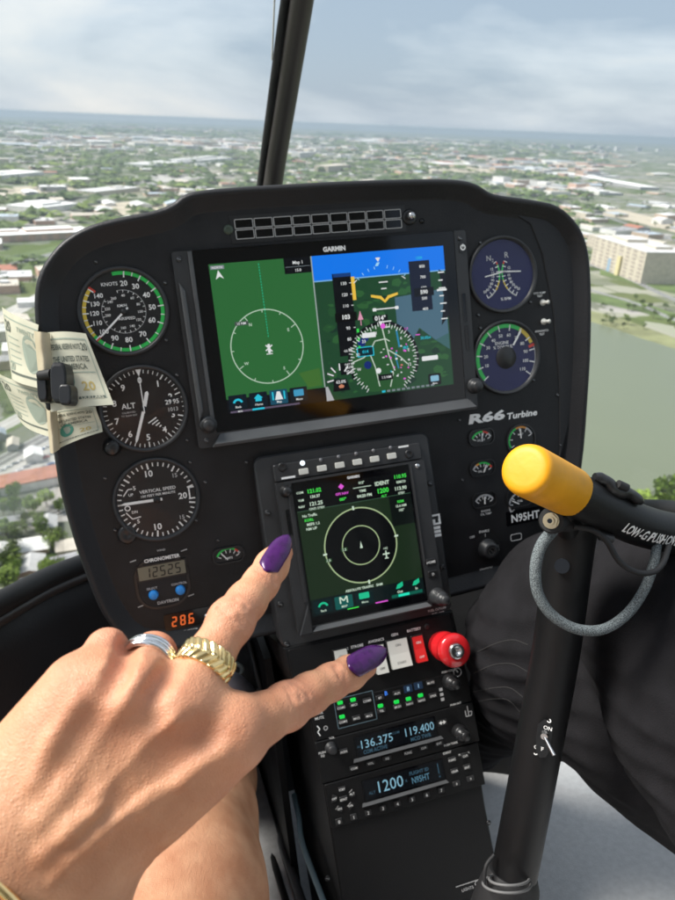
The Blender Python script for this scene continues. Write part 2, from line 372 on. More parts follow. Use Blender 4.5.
f.build('dial_face', g); needle(g, x, y, 201, 33, 2.6, w=2.4, r0=2, name='long_needle'); needle(g, x, y, 18, 17, 3.4, w=2.0, r0=2, name='short_needle', tip=.1); needle(g, x, y, 0, 31, .9, w=2.9, r0=0, tail=4, name='thin_needle'); hub(g, x, y, 2.6); gglass(g, x, y, 41)
k = MB(MP); kx, ky = U(112, 448, 8); k.lathe(kx, ky, [(8.6, .3), (8.6, 1.5), (6.6, 2), (6.2, 12), (5.2, 13), (.01, 13)], black_plastic, 24); k.build('knob', g)

# vertical speed
g, x, y, f = gauge_shell('vertical_speed_gauge', 157, 500, 41, dial_black, label='vertical speed dial with its white needle pointing left')
for s_ in (1, -1):
    for i in range(0, 21):
        a = 270+s_*i*8.3; big = i % 5 == 0; f.tick(x, y, a, 30.5 if big else 32.6, 36.4, 1.5 if big else 1.1, 1.2, white)
for t_, a in (('10', -8), ('10', 186)): f.text(t_, x+26.5*math.sin(rad(a)), y-26.5*math.cos(rad(a)), 6, 1.25, white, bold=.02)
f.text('15', x+20, y-21, 4, 1.25, white_dim); f.text('15', x+21, y+21, 4, 1.25, white_dim)
f.text('20', x+24.5, y, 5.8, 1.25, white, bold=.02); f.line(x+30, y-7, x+36, y-7, 1.3, 1.2, white); f.line(x+30, y+4, x+36, y+4, 1.3, 1.2, white); f.line(x+31, y-7, x+31, y+4, 1.3, 1.2, white)
f.text('VERTICAL SPEED', x+2, y-9.5, 3, 1.25, white, width=34); f.text('100 FEET PER MINUTE', x+2, y-5, 2.2, 1.25, white, width=32)
f.path([(x-30, y-8), (x-25, y-14), (x-21, y-14)], 1, 1.25, white); f.text('5', x-19, y-14.5, 4, 1.25, white); f.text('UP', x-23, y-8.5, 2.6, 1.25, white)
f.path([(x-30, y+8), (x-25, y+15), (x-17, y+14)], 1, 1.25, white); f.text('5', x-20, y+18, 4, 1.25, white); f.text('DN', x-22, y+8.5, 2.6, 1.25, white); f.arc(x-28, y+4, 1.8, 2.8, 0, 360, 1.25, white)
f.build('dial_face', g); needle(g, x, y, 271, 33, 2.6, r0=-5); hub(g, x, y, 3.4); gglass(g, x, y, 41)
k = MB(MP); kx, ky = U(127, 535, 3); k.lathe(kx, ky, [(9, .3), (9, 3), (7.5, 4.2), (3, 4.2), (2.2, 3.6), (.01, 3.6)], black_plastic, 24); k.build('knob', g)

# rotor / turbine tachometer
g, x, y, f = gauge_shell('rotor_tachometer', 503.5, 274.5, 40, dial_blue, label='dark blue dial marked N2 and R with two crossed needles')
f.text('N', x-15, y-18, 5.4, 1.2, white_dim); f.text('2', x-10.6, y-15.5, 3.4, 1.2, white_dim); f.text('R', x+6, y-20, 5.8, 1.2, white_dim); f.text('% RPM', x+2, y+25, 3, 1.2, white)
for s_ in (-1, 1):
    ox = x-2+s_*27; R_ = 26
    for a0, a1, m_ in ((-66, -38, white_dim), (-38, -14, yellow_p), (-14, 22, green_p), (22, 30, red_p)):
        p = [(ox-s_*R_*math.cos(rad(a))*.98, y-1-R_*math.sin(rad(a))) for a in np.linspace(a0, a1, 6)]
        f.path(p, 1.5, 1.2, m_)
    for i, a in enumerate(range(-66, 32, 12)):
        c0, s0 = math.cos(rad(a)), math.sin(rad(a)); f.line(ox-s_*(R_)*c0, y-1-R_*s0, ox-s_*(R_-4)*c0, y-1-(R_-4)*s0, .9, 1.25, white)
        if i < 8: f.text(str(50+i*10)[:2], ox-s_*(R_-8.2)*c0, y-1-(R_-7.5)*s0, 2.6, 1.25, white)
f.build('dial_face', g)
for a0, a1 in ((-21, 4.5), (21, -.5)):
    b = MB(MP); b.prism([(x+a0, y+a1*.5-2.2), (x+a0, y+a1*.5-1), (x-a0*.15, y-2.6), (x-a0*.15, y-4.0)], 1.9, 2.2, white); b.build('needle', g)
gglass(g, x, y, 40)

# torque
g, x, y, f = gauge_shell('torque_gauge', 507, 357.5, 40, dial_blue, label='engine torque dial with a thick green arc turning yellow and red')
f.arc(x, y, 31.5, 35.6, -128, 32, 1.2, green_p); f.arc(x, y, 31.5, 35.6, 32, 68, 1.2, yellow_p); f.tick(x, y, 73, 29, 36, 3, 1.35, red_p); f.arc(x, y, 34.6, 35.4, 73, 128, 1.2, white_dim)
for i in range(12):
    a = -128+i*23.2; f.tick(x, y, a, 28.4, 35, 1.2, 1.4, white)
    if i: f.text(str(i*10), x+24*math.sin(rad(a)), y-24*math.cos(rad(a)), 3.4, 1.25, white)
f.text('ENGINE', x-4, y-16, 3.2, 1.25, white); f.text('% TORQUE', x-3, y-11.6, 3.2, 1.25, white)
f.lathe(x, y, [(12, 1), (11.5, 2.2), (.01, 2.2)], dial_black, 28)
f.build('dial_face', g); needle(g, x, y, 35, 33, 1.9, w=2.8, r0=15); gglass(g, x, y, 40)

# small edge meters
def meter(px, py, W, Hh, arcs, ndl, label, txt, dim=False, round_=False, name='engine_meter'):
    x, y = U(px, py, 1); b = MB(MP)
    o = rrect(x-W/2, y-Hh/2, x+W/2, y+Hh/2, min(W, Hh)*.48 if round_ else Hh*.42, 6)
    b.frame(o, inset(o, 1.6), .3, 2.4, black_plastic); g = b.build(name, panel, label)
    f = MB(MP); f.prism(inset(o, 1.5), .35, .7, dial_black)
    cy = y+Hh*.36 if not round_ else y; R_ = W*.40
    for a0, a1, m_ in arcs: f.arc(x, cy, R_-1.0, R_+1.0, a0, a1, .9, m_)
    a0, a1 = arcs[0][0], arcs[-1][1]
    for i in range(6): f.tick(x, cy, a0+(a1-a0)*i/5, R_-4.4, R_-.8, .8, 1.0, white)
    for i, t_ in enumerate(txt): f.text(t_, x+(i-(len(txt)-1)/2)*W*.2, cy-Hh*.18, 2.2, 1, white)
    f.build('dial_face', g); needle(g, x, cy, ndl, R_-1.2, 1.2, w=1.8, r0=2)
    return g, x, y
dmk = white_dim
meter(228.5, 555, 32, 17, [(-62, 32, green_p), (32, 50, red_p), (50, 62, dmk)], -38, 'small half-moon meter with green arc above the pointing fingertip', ['AMPS'])
meter(481.5, 437, 31, 18.5, [(-62, 8, green_p), (8, 40, red_p), (40, 62, dmk)], 4, 'top left half-moon engine meter under the white turbine lettering', ['OIL', 'P'])
meter(482.5, 468, 31, 18.5, [(-62, -36, dmk), (-36, -18, orange_p), (-18, 45, green_p), (45, 62, red_p)], 25, 'half-moon engine meter with an orange and green arc, second of its column', ['OIL', 'T'])
g_, x_, y_ = meter(484.5, 500, 30, 18, [(-60, 60, dmk)], 1, 'unlit half-moon meter without coloured arc, lowest of its column', ['F'])
t = MB(MP); t.text('ENGINE', x_+1, y_+12.4, 2.2, .5, white); t.text('OIL TEMP', x_+1, y_+16, 2.2, .5, white); t.build('caption', panel)
meter(521, 440, 36, 36, [(-120, -22, green_p), (-22, 28, orange_p), (28, 70, dmk)], -2, 'round engine temperature meter half hidden by the yellow grip cap', ['MGT'], round_=True)
meter(520, 497, 34, 24, [(-120, 60, dmk)], -60, 'dark fuel meter behind the yellow grip cap', ['FUEL'])

b = MB(MP); ins = [U(*p, 2) for p in ((512, 213), (531, 224), (543, 255), (553.5, 310), (559.5, 380), (560, 450), (552, 530))]; outs = [U(*p, 2) for p in ((541, 548), (558, 510), (570, 455), (576, 395), (578, 336), (576, 280), (570, 248), (559, 229), (543, 217), (528, 211))]
b.prism(ins+outs, .2, 1.6, shroud_black, bev=.8); b.build('side_flange', panel)
# lettering on the face
t = MB(MP); a = U(469, 419); b_ = U(505, 414); t.text('R66', (a[0]+b_[0])/2, (a[1]+b_[1])/2+.3, 9.4, .6, white, width=b_[0]-a[0], shear=.22, bold=.045)
a = U(506.5, 415.3); b_ = U(537, 411); t.text('Turbine', (a[0]+b_[0])/2, (a[1]+b_[1])/2+1, 6.6, .6, white, width=b_[0]-a[0], shear=.2, bold=.03); t.build('turbine_lettering', panel)
t = MB(MP); a = U(511, 518); b_ = U(539, 514)
t.prism(rrect(a[0]-6, a[1]-8, b_[0]+6, b_[1]+7, 1), .3, .7, glass_black)
t.text('N95HT', (a[0]+b_[0])/2, (a[1]+b_[1])/2, 8.6, 1, white, width=b_[0]-a[0], bold=.02); t.build('registration_plate', panel)
x, y = U(545, 301)
for px, py, ln, dy in ((544, 302.5, ('HYD PUMP', 'TEST'), -1), (545, 321.5, ('ANNUN/CO', 'TEST'), 1)):
    t = MB(MP); x, y = U(px, py, 3); sb = MB(MP); sb.lathe(x, y, [(3.4, .3), (3.4, 1.2), (2.2, 1.6), (1.6, 9), (2.3, 11), (.01, 12)], switch_white, 16); sb.build('toggle_switch', panel)
    for i, l in enumerate(ln): t.text(l, x-4, y+dy*(10.5-i*3.2 if dy < 0 else 9.5+i*3.6), 2.1, 1.9, white)
    t.build('switch_caption', panel)
# chronometer
x, y = U(162.5, 582, 2); b = MB(MP); o = rrect(x-26, y-26, x+26, y+27, 20, 7); b.frame(o, inset(o, 2.5), .3, 1.6, black_plastic)
b.prism(inset(o, 2.4), .3, .9, panel_black); g = b.build('chronometer', panel, 'digital clock with grey display and two blue buttons')
b = MB(MP); cx_, cy_ = U(162, 570); b.prism(rrect(cx_-24, cy_-8, cx_+24, cy_+8, 1), .9, 1.6, black_plastic); b.prism(rrect(cx_-22.4, cy_-6.6, cx_+22.4, cy_+6.6, .6), 1.6, 1.8, lcd)
b.seg7('12525', cx_-16.5, cy_, 10.4, 1.95, lcd_dark, pitch=.70, th=.12); b.build('clock_display', g)
for px, py in ((153.5, 595.5), (180.5, 590.5)):
    q = MB(MP); qx, qy = U(px, py, 3); q.lathe(qx, qy, [(4.8, .9), (4.8, 1.8), (4.2, 2.6), (4.2, 4.2), (3.6, 4.8), (.01, 4.8)], blue_btn, 24); q.build('button', g)
b = MB(MP); q = U(162, 558); b.text('CHRONOMETER', q[0], q[1]-.3, 3.4, 1.9, white, width=34, bold=.03); q = U(161, 549.5); b.text('WIND', q[0], q[1], 2, 1.9, white_dim)
q = U(152, 588); b.text('SELECT', q[0], q[1]-.2, 2.2, 1.9, white_dim); q = U(179, 583); b.text('CONTROL', q[0], q[1]-.2, 2.2, 1.9, white_dim)
q = U(168, 600.5); b.text('DAVTRON', q[0], q[1], 3, 1.9, white_dim, bold=.03)
for px, py in ((133, 561), (184, 550), (141, 606), (191, 595)): q = U(px, py); b.line(q[0]-3, q[1]+.6, q[0]+3, q[1]-.6, .9, .6, white_dim)
b.build('caption', g)
# orange read-out
a = U(187, 619); b = MB(MP); b.prism(rrect(a[0]-22, a[1]-9, a[0]+24, a[1]+8, 2), .3, 1.2, glass_black)
or_ = glow((225, 100, 45), 1.0)
b.seg7('28.6', a[0]-15, a[1]-.4, 10.6, 1.35, or_, pitch=.78, th=.14); q = U(186, 630); b.text('VOLTMETER', q[0], q[1]+.6, 2.4, 1.35, white, width=24); b.build('voltmeter', panel, 'orange digits reading 28.6 behind dark glass')
b = MB(MP); q = U(213, 611, 3); b.lathe(*q, [(3, .3), (3, 2), (1.4, 2.4), (1.4, 7), (.01, 7.5)], steel, 16); q = U(207, 617, 3); b.lathe(*q, [(2.6, .3), (2.6, 2), (.01, 2.2)], steel, 16); b.build('toggle_switch', panel)
# lower right key switch
x, y = U(488, 549, 3); b = MB(MP); b.lathe(x, y, [(17, .3), (17, .5)], black_plastic, 40); b.lathe(x, y, [(11, .3), (11, 3), (9.5, 4), (9.2, 11), (7, 12), (4, 12), (3.5, 10), (.01, 10)], bezel_grey, 32)
b.line(x-2.6, y-3.2, x+2.6, y+3.2, 1.6, 12.3, steel); b.arc(x, y, 3.2, 4.6, 0, 360, 12.2, steel); g = b.build('ignition_switch', panel, 'round key switch low on the right side')
b = MB(MP); q = U(484, 531); b.text('ENABLE', q[0], q[1], 2.5, .5, white); b.line(q[0]+1, q[1]+3, q[0]+1, q[1]+7, .7, .5, white); q = U(472, 537); b.text('OFF', q[0], q[1], 2.5, .5, white); q = U(486, 568.5); b.text('IGNITION', q[0], q[1], 2.5, .5, white)
b.line(x+8, y+12, x+15, y+4, .9, .5, white); b.line(x+15, y+4, x+14, y-2, .9, .5, white); b.build('caption', g)
b = MB(MP); q = U(516, 537); o = rrect(q[0]-7, q[1]-4, q[0]+7, q[1]+4, 2); b.frame(o, inset(o, .8), .3, .6, white_dim); b.build('outline_mark', panel)

# annunciator lamps: two rows of nine
q0 = U(233.3, 219); q1 = U(400.8, 208.8); q2 = U(235.5, 240.5); q3 = U(402, 228.5)
xa, xb = (q0[0]+q2[0])/2, (q1[0]+q3[0])/2; ya, yb = (q0[1]+q1[1])/2, (q2[1]+q3[1])/2
tilt = (q1[1]-q0[1]+q3[1]-q2[1])/2
b = MB(MP); b.prism([(xa-4, ya-3-tilt/2), (xb+4, ya-3+tilt/2), (xb+4, yb+3+tilt/2), (xa-4, yb+3-tilt/2)], .3, .9, black_plastic)
g = b.build('warning_light_strip', panel, 'two rows of unlit warning lamps outlined in grey')
cw = (xb-xa)/9; ch = (yb-ya)/2
for r in range(2):
    for c in range(9):
        x0 = xa+c*cw+.45; y0 = ya+r*ch+.4+tilt*((c+.5)/9-.5); q = MB(MP); o = rrect(x0, y0, x0+cw-.9, y0+ch-.8, 1.1, 3)
        q.frame(o, inset(o, .75), .9, 1.5, outline_grey); q.prism(inset(o, .7), .9, 1.2, glass_black); q.build('warning_lamp', g)
b = MB(MP); q = U(410.5, 216.5, 4); b.lathe(*q, [(7.6, .3), (7.6, 2), (6, 3), (5, 3)], black_plastic, 24); q = U(412, 215.5, 7); b.lathe(*q, [(4, 3), (4, 7), (3, 9), (.01, 9.6)], steel, 20); b.build('push_button', panel, 'silver push button at the right end of the warning lamps')
b = MB(MP); q = U(422, 221, 1); b.lathe(*q, [(2.6, .3), (2.6, 1.2), (.01, 1.4)], glass_black, 14); q = U(228.5, 229.5, 1); b.lathe(*q, [(4.6, .3), (4.4, 1.2), (2, 1.6), (.01, 1.2)], mat('dull_green_lens', (.05, .07, .05), .3), 20)
b.build('light_sensor', panel)

# ---------------------------------------------------------------- wide display
def mean(a, b): return ((a[0]+b[0])/2, (a[1]+b[1])/2)
A, B, Cc, D = U(171, 252, 6), U(466, 229.5, 6), U(478, 404, 6), U(200, 454, 6)
bx0, bx1, by0, by1 = (A[0]+D[0])/2, (B[0]+Cc[0])/2, (A[1]+B[1])/2, (Cc[1]+D[1])/2
A, B, Cc, D = U(192, 250, 4), U(454.5, 231.5, 4), U(464.5, 399, 4), U(216.5, 431, 4)
gx0, gx1, gy0, gy1 = (A[0]+D[0])/2, (B[0]+Cc[0])/2, (A[1]+B[1])/2, (Cc[1]+D[1])/2
A, B, Cc, D = U(207.8, 265.1, 4), U(444.9, 245.1, 4), U(451.6, 384.4, 4), U(228.9, 414.4, 4)
sx0, sx1, sy0, sy1 = (A[0]+D[0])/2, (B[0]+Cc[0])/2, (A[1]+B[1])/2, (Cc[1]+D[1])/2
b = MB(MP); o = rrect(bx0, by0, bx1, by1, 3); ih = rrect(gx0-.2, gy0-.2, gx1+.2, gy1+.2, 1)
b.frame(o, ih, .3, 5, bezel_grey)
wide = b.build('wide_display', panel, 'wide landscape flight display, map on the left and blue sky over green terrain on the right')
b = MB(MP); b.rect(gx0, gy0, gx1, gy1, 4.2, glass_black); b.text('GARMIN', (sx0+sx1)/2+4, (gy0+sy0)/2+1.4, 4.2, 4.35, white, bold=.05); b.build('screen_glass', wide)
# moulded side ridges and the lower lip
b = MB(MP)
b.prism([(bx0+3, by0+28), (bx0+7.5, by0+36), (bx0+8.5, by1-36), (bx0+4, by1-26)], 5, 9, lip_grey, bev=1.2)
b.prism([(gx0-4.5, by0+1), (gx0-.6, by0+1), (gx0-.6, by1-27), (gx0-4.5, by1-27)], 5, 7, lip_grey, bev=.8)
b.build('side_ridge', wide)
b = MB(MP)
vs = [(gx0+3, gy1+1.5, 5), (gx1+2, gy1+1.5, 5), (gx1+7, gy1+9.5, 15), (gx0+8-12, gy1+9.5, 15), (gx1+8, gy1+12.5, 13), (gx0-6, gy1+12.5, 13), (gx1+8, gy1+13, 5), (gx0-6, gy1+13, 5)]
b.add(vs, [(0, 1, 2, 3), (3, 2, 4, 5), (5, 4, 6, 7), (1, 6, 4, 2), (0, 3, 5, 7)], lip_grey); b.build('lower_lip', wide)
for px, py, rr in ((208.5, 425, 8.5), (476, 386, 8.5)):
    q = MB(MP); c = U(px, py, 9); q.lathe(*c, [(rr, 5), (rr, 7), (rr-1, 8), (rr-2.2, 8.4), (rr-2.6, 14), (rr-3.8, 15.5), (.01, 15.7)], bezel_grey, 28); q.build('knob', wide)
b = MB(MP); c = U(462.5, 247.5, 5); b.prism(rrect(c[0]-4, c[1]-5, c[0]+4, c[1]+5, 1.5), 5, 5.8, black_plastic); b.arc(c[0], c[1], 1.7, 3, 0, 360, 6, white); b.line(c[0], c[1]-3.6, c[0], c[1], .8, 6.1, white); b.build('power_button', wide)
b = MB(MP)
for (p0, p1) in (((463, 293), (466, 322)), ((465.5, 325), (468.5, 350))):
    c0 = U(*p0, 5); c1 = U(*p1, 5); xm = (c0[0]+c1[0])/2; o = rrect(xm-2.2, c0[1], xm+2.2, c1[1], 1); b.frame(o, inset(o, .6), 5, 5.5, black_plastic); b.prism(inset(o, .6), 4.9, 5.2, glass_black)
b.build('card_slot', wide)
for x_, y_ in ((bx0+6, by0+7), (bx0+8, by1-7), (bx1-7, by0+8), (bx1-8, by1-8)): b = MB(MP); screw(b, x_, y_, 2.6, 5, bezel_grey); b.build('screw', wide)
# screen picture, in face millimetres; s(fx, fy) = fraction of the lit area
W_, H_ = sx1-sx0, sy1-sy0
def s(fx, fy): return (sx0+W_*fx, sy0+H_*fy)
def SP(px, py): return U(px, py, 4.4)
w0 = 4.35; split = .414
G1 = glow((42, 102, 52)); tx = glow((225, 228, 228)); cyan = glow((40, 190, 215)); teal = glow((30, 175, 130)); sky_s = glow((12, 118, 235)); ter = glow((28, 68, 42)); ter2 = glow((44, 92, 50)); ter3 = glow((20, 50, 38)); dkb = glow((6, 9, 14)); btn = glow((22, 74, 96)); grey_s = glow((120, 130, 135)); mag = glow((225, 90, 215)); yel = glow((232, 190, 70)); navy = glow((18, 40, 110)); pale_s = glow((72, 104, 122)); grn = glow((60, 210, 80)); ring_s = glow((176, 200, 178))
b = MB(MP)
b.rect(*s(0, 0), *s(split, .90), w0, G1); b.rect(*s(0, .90), *s(split, 1), w0, dkb)
cx_, cy_ = SP(267.5, 346.5); R_ = SP(303, 343.5)[0]-cx_
b.arc(cx_, cy_, R_-.5, R_+.5, 0, 360, w0+.1, ring_s)
for i in range(12):
    a = i*30-2; b.tick(cx_, cy_, a, R_-(5.5 if i % 3 == 2 else 2.6), R_, .8, w0+.1, ring_s)
for a, t_ in ((-32, 'N'), (58, 'E'), (148, 'S'), (238, 'W')): b.text(t_, cx_+(R_-9)*math.sin(rad(a)), cy_-(R_-9)*math.cos(rad(a)), 2.8, w0+.1, ring_s, bold=.03)
p0 = SP(258.5, 263.5); p1 = SP(268.5, 338)
for i in range(26):
    t0, t1 = i/26, (i+.6)/26; b.line(p0[0]+(p1[0]-p0[0])*t0, p0[1]+(p1[1]-p0[1])*t0, p0[0]+(p1[0]-p0[0])*t1, p0[1]+(p1[1]-p0[1])*t1, .9, w0+.1, teal)
c = SP(269, 348); b.line(c[0]-3.4, c[1]+2.4, c[0]+3.4, c[1]-2.6, 1.1, w0+.2, tx); b.line(c[0]-3, c[1]-3, c[0]+3, c[1]+3.6, 1.1, w0+.2, tx); b.prism(rrect(c[0]-1.3, c[1]-4, c[0]+1.3, c[1]+5, 1.2), w0+.1, w0+.25, tx); b.line(c[0]-3, c[1]+5.6, c[0]+3, c[1]+5.6, .8, w0+.2, tx)
c = SP(216.5, 267.5); b.rect(c[0]-6, c[1]-1.8, c[0]+7, c[1]+1.8, w0+.1, grey_s); b.text('NORTH', c[0]+.5, c[1], 2, w0+.15, tx)
c = SP(219, 275); b.prism([(c[0]-3.4, c[1]+4), (c[0]-.4, c[1]-4.4), (c[0]+4.2, c[1]+3.6), (c[0]+.4, c[1]+1.4)], w0, w0+.15, tx)
c = SP(241, 323.5); b.rect(c[0]-6, c[1]-1.8, c[0]+7, c[1]+1.8, w0+.15, glow((70, 80, 76))); b.text('15 NM', c[0]+.5, c[1], 2.2, w0+.2, tx)
b.rect(*s(.30, 0), *s(split-.002, .105), w0+.12, dkb); b.text('Map 1', *s(.357, .032), 3.0, w0+.2, tx); b.rect(*s(.305, .058), *s(split-.008, .061), w0+.2, grey_s); b.text('15.0', *s(.357, .083), 2.6, w0+.2, tx)
b.rect(*s(split-.002, 0), *s(split+.003, .9), w0+.22, glow((150, 165, 160)))
for fx, k_, nm_ in ((.045, 0, 'Back'), (.13, 1, 'Home'), (.215, 2, 'Map'), (.30, 3, 'Menu')):
    b.prism(rrect(*s(fx-.037, .875), *s(fx+.037, .975), 1), w0, w0+.14, btn if k_ == 2 else glow((8, 22, 32)))
    X, Y = s(fx, .915)
    if k_ == 0: b.arc(X, Y+3, 3, 5, -75, 75, w0+.3, cyan)
    elif k_ == 1: b.poly([(X-4.5, Y), (X, Y-4), (X+4.5, Y), (X+3, Y), (X+3, Y+3), (X-3, Y+3), (X-3, Y)], w0+.3, cyan)
    elif k_ == 2: b.poly([(X-1.5, Y-4), (X+1.5, Y-4), (X+4, Y+4), (X-4, Y+4)], w0+.3, tx); b.rect(X-6.5, Y-4, X-5, Y+4, w0+.3, cyan); b.rect(X+5, Y-4, X+6.5, Y+4, w0+.3, cyan)
    else: b.prism(rrect(X-5, Y-3.5, X+5, Y+3, 1), w0+.2, w0+.3, glow((60, 150, 190)))
    b.text(nm_, X, Y+6, 2.1, w0+.3, tx)
b.rect(*s(.01, .982), *s(.30, .995), w0+.12, glow((90, 80, 100))); b.rect(*s(.10, .982), *s(.15, .995), w0+.2, cyan); b.text('MSG', *s(.05, .988), 1.6, w0+.25, tx)
b.poly([s(.40, .76), s(.31, .78), s(.345, .885), s(.405, .885)], w0+.08, glow((62, 108, 46)))
b.build('map_picture', wide, 'plain green moving map with a pale compass ring')
b = MB(MP)
hz = .175
b.rect(*s(split+.003, 0), *s(1, hz), w0, sky_s); b.rect(*s(split+.003, hz-.008), *s(1, hz), w0+.06, glow((120, 175, 220)))
b.rect(*s(split+.003, hz), *s(1, 1), w0, ter)
rr = random.Random(5)
for i in range(150):                                             # terrain mottling
    fx = rr.uniform(split+.03, .97); fy = rr.uniform(hz+.04, .96); rx = rr.uniform(.008, .03); ry = rx*rr.uniform(.5, 1.3)
    b.poly([s(fx+rx*math.cos(t)*rr.uniform(.6, 1.3), fy+ry*math.sin(t)*rr.uniform(.6, 1.3)) for t in np.linspace(0, 6.28, 8)[:-1]], w0+.02+.0004*i, rr.choice([ter2, ter3, ter2, glow((34, 78, 44))]))
b.poly([s(.76, .33), s(.99, .30), s(.995, .62), s(.93, .66), s(.86, .56), s(.82, .66), s(.76, .52)], w0+.09, pale_s)  # pale blue-grey areas drawn over the terrain
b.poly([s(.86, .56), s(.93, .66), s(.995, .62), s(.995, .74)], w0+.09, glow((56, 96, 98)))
# airspeed tape
b.rect(*s(.495, .13), *s(.575, .70), w0+.14, dkb); b.rect(*s(.50, .13), *s(.572, .155), w0+.2, glow((20, 60, 120)))
b.rect(*s(.575, .16), *s(.59, .32), w0+.2, yel)
for i, t_ in enumerate(('130', '120', '110', '100', '90', '80', '70')):
    if i != 3: b.text(t_, *s(.542, .20+.077*i), 3.0, w0+.25, tx)
    b.line(*s(.566, .20+.077*i), *s(.575, .20+.077*i), .6, w0+.25, tx)
for i in range(3): b.rect(*s(.578, .52+.06*i), *s(.588, .545+.06*i), w0+.25, grn)
b.rect(*s(.49, .40), *s(.585, .46), w0+.26, glow((2, 2, 2))); b.text('103', *s(.538, .43), 4.2, w0+.35, tx, bold=.03)
b.text('GS 98', *s(.53, .665), 2.2, w0+.25, tx); b.text('115', *s(.588, .665), 2.6, w0+.25, tx)
b.poly([s(.60, .40), s(.612, .46), s(.588, .46)], w0+.3, glow((215, 150, 175))); b.line(*s(.60, .40), *s(.60, .50), .8, w0+.3, glow((215, 150, 175)))
# altitude tape and climb scale
b.rect(*s(.835, .09), *s(.93, .44), w0+.14, glow((14, 22, 44))); b.text('1500', *s(.885, .07), 2.6, w0+.25, cyan)
for i, t_ in enumerate(('800', '700', '600', '500', '400')): b.text(t_, *s(.895, .13+.075*i), 2.8, w0+.25, tx)
b.rect(*s(.85, .28), *s(.94, .34), w0+.26, glow((4, 8, 18))); b.text('590', *s(.895, .31), 3.8, w0+.35, tx, bold=.03)
b.poly([s(.97, .16), s(1.0, .20), s(1.0, .50), s(.965, .56), s(.985, .36)], w0+.14, glow((10, 14, 22)))
for i in range(7): b.rect(*s(.965, .18+.055*i), *s(.985 if i % 2 else .995, .188+.055*i), w0+.25, tx)
b.rect(*s(.955, .30), *s(1.0, .315), w0+.3, tx); b.text('30.05in', *s(.885, .635), 2.8, w0+.25, cyan); b.rect(*s(.84, .605), *s(.86, .612), w0+.25, mag); b.text('1.0', *s(.80, .555), 2.4, w0+.25, mag)
# attitude symbols
for i, (hw, yy) in enumerate(((.02, .215), (.012, .26), (.045, .40), (.02, .49), (.012, .53))):
    b.rect(*s(.715-hw, yy-.004), *s(.715+hw, yy+.004), w0+.2, tx)
for q_ in (.665, .765): b.prism(rrect(*s(q_-.008, .39), *s(q_+.008, .412), .8), w0+.1, w0+.25, tx)
b.poly([s(.655, .295), s(.70, .31), s(.715, .34), s(.73, .31), s(.775, .295), s(.775, .312), s(.735, .33), s(.715, .36), s(.695, .33), s(.655, .312)], w0+.3, yel)
for i in range(-4, 5):
    if i: b.tick(*s(.71, .36), i*11, 34, 37, .7, w0+.2, glow((150, 205, 245)))
c = s(.70, .07); b.prism([(c[0]-2.6, c[1]-3.5), (c[0]+2.6, c[1]-3.5), (c[0], c[1]+.6)], w0+.1, w0+.3, tx); b.poly([(c[0]-3.5, c[1]+4.4), (c[0]-1.5, c[1]+1.4), (c[0]+1.5, c[1]+1), (c[0]-.5, c[1]+4.6)], w0+.3, glow((160, 215, 245)))
b.line(*s(.585, .205), *s(.60, .185), .8, w0+.3, tx); b.line(*s(.815, .205), *s(.80, .185), .8, w0+.3, tx)
for fx, fy in ((.62, .58), (.985, .83)): pass
b.prism(rrect(*s(.60, .555), *s(.66, .59), 1), w0+.1, w0+.3, tx); b.prism(rrect(*s(.86, .84-.07), *s(.935, .872-.07), 1), w0+.1, w0+.3, tx)
b.prism(rrect(*s(.57, .65), *s(.645, .72), .8), w0+.1, w0+.25, cyan); b.prism(rrect(*s(.574, .656), *s(.641, .714), .8), w0+.2, w0+.3, glow((6, 40, 48))); b.text('014', *s(.607, .685), 3, w0+.35, cyan)
b.text('IRF', *s(.79, .69), 3.2, w0+.3, cyan)
# compass
X, Y = s(.733, .905); Rr = (s(.86, 0)[0]-s(.60, 0)[0])/2*.98; c = SP(384, 359.5); X, Y = c; R2 = SP(416.5, 356.5)[0]-X; b.arc(X, Y-.5, R2-3.4, R2+2.6, -118, 118, w0+.12, dkb)
mp_ = [(X+R2*math.cos(t), Y+R2*math.sin(t)) for t in np.linspace(0, 2*math.pi, 49)[:-1]]
mp_ = [(px_, min(py_, sy1-3)) for px_, py_ in mp_]
b.prism(mp_, w0, w0+.16, glow((40, 84, 46)))
for i in range(72):
    a = i*5; x1_, y1_ = X+R2*math.sin(rad(a)), Y-R2*math.cos(rad(a))
    if y1_ < sy1-5: b.tick(X, Y, a, R2-(3.8 if i % 2 == 0 else 2.0), R2, .8, w0+.3, tx)
for i in range(36):
    a = i*10+5
    if Y-R2*math.cos(rad(a)) < sy1-5: b.tick(X, Y, a, R2-.4, R2+2.2, .6, w0+.25, tx)
for i, t_ in enumerate(('3', '6', 'E', '12', '15', 'S', '21', '24', 'W', '30', '33', 'N')):
    a = i*30+16
    if Y-R2*math.cos(rad(a)) < sy1-12: b.text(t_, X+(R2-7.2)*math.sin(rad(a)), Y-(R2-7.2)*math.cos(rad(a)), 3, w0+.3, tx)
ww = glow((190, 205, 190))
b.path([(X-R2*.95, Y-R2*.02), (X-R2*.6, Y-R2*.12), (X-R2*.42, Y-R2*.25), (X-R2*.22, Y-R2*.55), (X+R2*.1, Y-R2*.58), (X+R2*.22, Y-R2*.5)], 1.1, w0+.25, ww)
b.path([(X-R2*.42, Y-R2*.25), (X-R2*.28, Y+R2*.2), (X-R2*.2, Y+R2*.75)], 1.1, w0+.25, ww)
b.path([(X+R2*.02, Y-R2*.95), (X+R2*.16, Y-R2*.1), (X+R2*.3, Y+R2*.35)], 1.3, w0+.26, ww)
